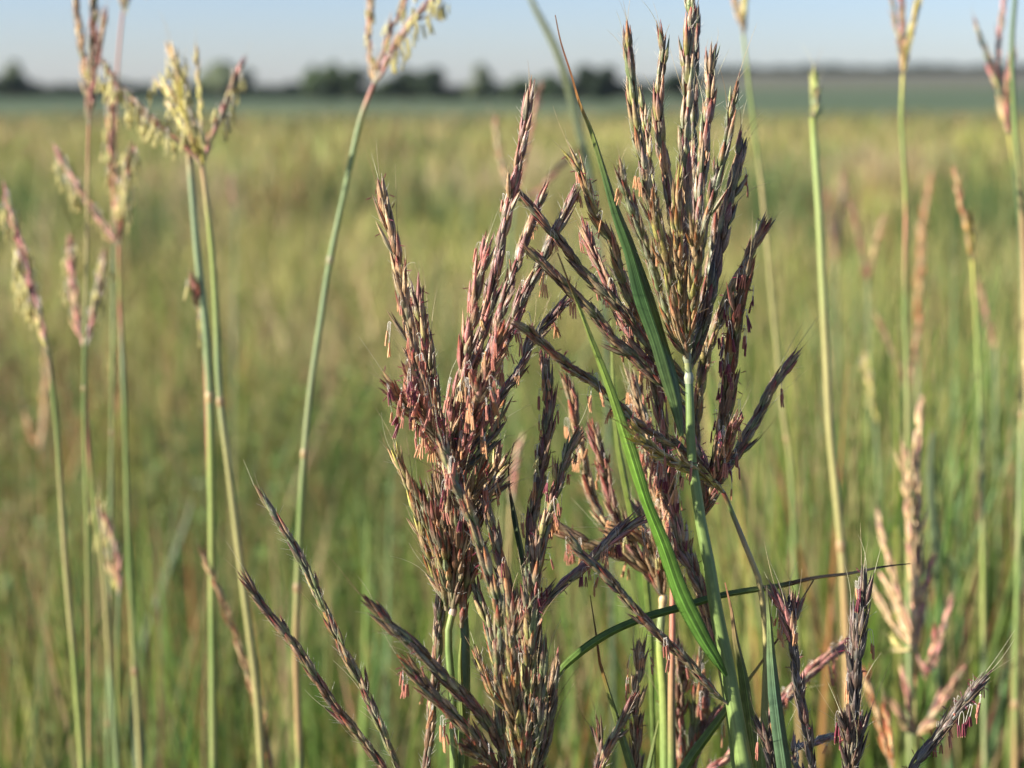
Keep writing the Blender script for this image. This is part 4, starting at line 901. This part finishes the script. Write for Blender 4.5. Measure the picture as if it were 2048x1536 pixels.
soft('blurred straw raceme low between the stout green stalk and the golden head', 1.3, [(1752, 850), (1758, 1000), (1762, 1200), (1764, 1540)],
     [([(1728, 700), (1738, 760), (1748, 815)], dict(pal='yellow', w=1.3, anth=4))], .0014, .002)
soft('blurred pale stalk with a thin nodding raceme near the right edge', 1.35, [(1990, 700), (1992, 850), (1996, 1100), (2000, 1540)],
     [([(1955, 560), (1968, 610), (1982, 665)], dict(pal='pink', w=1.3))], .0014, .002)
# branching golden panicle at lower right
soft('branching golden seed head with a thin upright stem at lower right', .88, [(1832, 1300), (1832, 1380), (1830, 1450), (1829, 1540)],
     [([(1842, 795), (1838, 850), (1834, 900), (1832, 960), (1836, 1030), (1836, 1120), (1834, 1220)], dict(pal='straw', w=1.5, anth=3, ak=('tan',))),
      ([(1806, 880), (1812, 960), (1818, 1040), (1826, 1140), (1830, 1230)], dict(pal='straw', w=1.3)),
      ([(1752, 1020), (1768, 1080), (1785, 1150), (1808, 1230)], dict(pal='straw', w=1.2)), ([(1868, 1110), (1852, 1170), (1842, 1240)], dict(pal='pink', w=1.0)),
      ([(1742, 1165), (1768, 1215), (1800, 1265)], dict(pal='straw', w=1.0)), ([(1765, 1150), (1790, 1205), (1815, 1270)], dict(pal='straw', w=1.0)),
      ([(1905, 1190), (1890, 1245), (1872, 1310), (1850, 1345)], dict(pal='pink', w=.9)), ([(1868, 1245), (1868, 1290), (1850, 1330)], dict(pal='pink', w=.9)), ([(1780, 1275), (1805, 1300)], dict(pal='yellow', w=1.0))],
     .0009, .0014, [(0, TN), (.1, SPK), (1, SGR)], name='grass_panicle', cat='seed head')
soft('open pinkish branching seed head low at the right with a pale star of spikelets', .88, [(1832, 1470), (1832, 1520), (1832, 1580)],
     [([(1930, 1330), (1900, 1375), (1868, 1430)], dict(pal='pink', w=1.0)), ([(1805, 1340), (1815, 1390), (1822, 1430)], dict(pal='pink', w=.9)), ([(1775, 1395), (1800, 1425)], dict(pal='straw', w=1.2)),
      ([(1795, 1450), (1815, 1460)], dict(pal='brown', w=1.)), ([(1900, 1390), (1875, 1400), (1855, 1440)], dict(pal='purple', w=1.)), ([(1880, 1445), (1858, 1455)], dict(pal='brown', w=.9))],
     .0009, .0014, [(0, TN), (1, SGR)], name='grass_panicle', cat='seed head')
soft('rust orange raceme leaning left at the bottom, behind the black raceme', .80, [(1785, 1545), (1788, 1600), (1790, 1660)],
     [([(1722, 1330), (1745, 1400), (1765, 1470)], dict(pal='rust', w=1.1)), ([(1768, 1395), (1776, 1450), (1782, 1500)], dict(pal='rust', w=1.))], .001, .0015)
soft('small pinkish heads low between the left stems', .95, [(238, 1190), (236, 1300), (238, 1540)],
     [([(212, 1030), (225, 1075), (236, 1130)], dict(pal='purple', anth=2)), ([(196, 985), (203, 1050), (210, 1110), (230, 1160)], dict(pal='yellow', anth=5))], .0012, .0018)
single_leaf('blurred pale leaf slanting right across the lower left meadow', [(385, 1000), (365, 1070), (335, 1150), (305, 1230), (285, 1300), (270, 1400)], [3, 10, 13, 13, 11, 8], 1.8, 1.8, [(0, (.26, .32, .17)), (1, SGL)], group='out of focus leaves')
single_leaf('blurred leaf blade hugging the foot of the trident stalk', [(262, 1385), (272, 1440), (280, 1500), (278, 1560)], [4, 20, 26, 16], .95, .95, [(0, SGL), (1, SGL)], group='out of focus leaves')
single_leaf('blurred arching green leaf right of the golden seed head', [(1760, 1010), (1800, 1060), (1870, 1080), (1905, 1140), (1918, 1220), (1912, 1320), (1900, 1420), (1895, 1540)], [3, 9, 12, 14, 14, 13, 12, 10], 1.5, 1.5, [(0, SGL), (1, SGR)], group='out of focus leaves')
single_leaf('tan dry upright blade at the right edge', [(2032, 1270), (2030, 1350), (2028, 1450), (2026, 1540)], [8, 16, 18, 18], .98, .98, [(0, SPK), (1, SGR)], group='out of focus leaves')
single_leaf('blurred blue green blade rising at far right beside the golden seed head', [(1866, 860), (1862, 960), (1872, 1080), (1880, 1200), (1884, 1540)], [5, 18, 22, 20, 16], 1.15, 1.15, [(0, SGL), (1, SGR)], group='out of focus leaves')

for o in list(bpy.data.objects):
    if '_org' in o: del o['_org']

# ------------------------------------------------------------------ haze
def haze():
    x0, x1, y0, y1, z0, z1 = -3200, 3200, -300, 3600, -1.6-12, 60
    v = np.array([(x, y, z) for z in (z0, z1) for y in (y0, y1) for x in (x0, x1)], float)
    f = [[0, 2, 3, 1], [4, 5, 7, 6], [0, 1, 5, 4], [2, 6, 7, 3], [0, 4, 6, 2], [1, 3, 7, 5]]
    m, t = mat_base('haze'); pv = N(t, 'ShaderNodeVolumePrincipled'); pv.inputs['Density'].default_value = HAZE
    pv.inputs['Color'].default_value = (.80, .88, 1, 1); pv.inputs['Anisotropy'].default_value = .2
    out = N(t, 'ShaderNodeOutputMaterial'); t.links.new(pv.outputs[0], out.inputs['Volume'])
    mb = MB(); mb.add(v, f, (1, 1, 1), v[:, :2]); o = mb.build('haze', m, smooth=False); setting(o, 'stuff')
HAZE = .000042
haze()
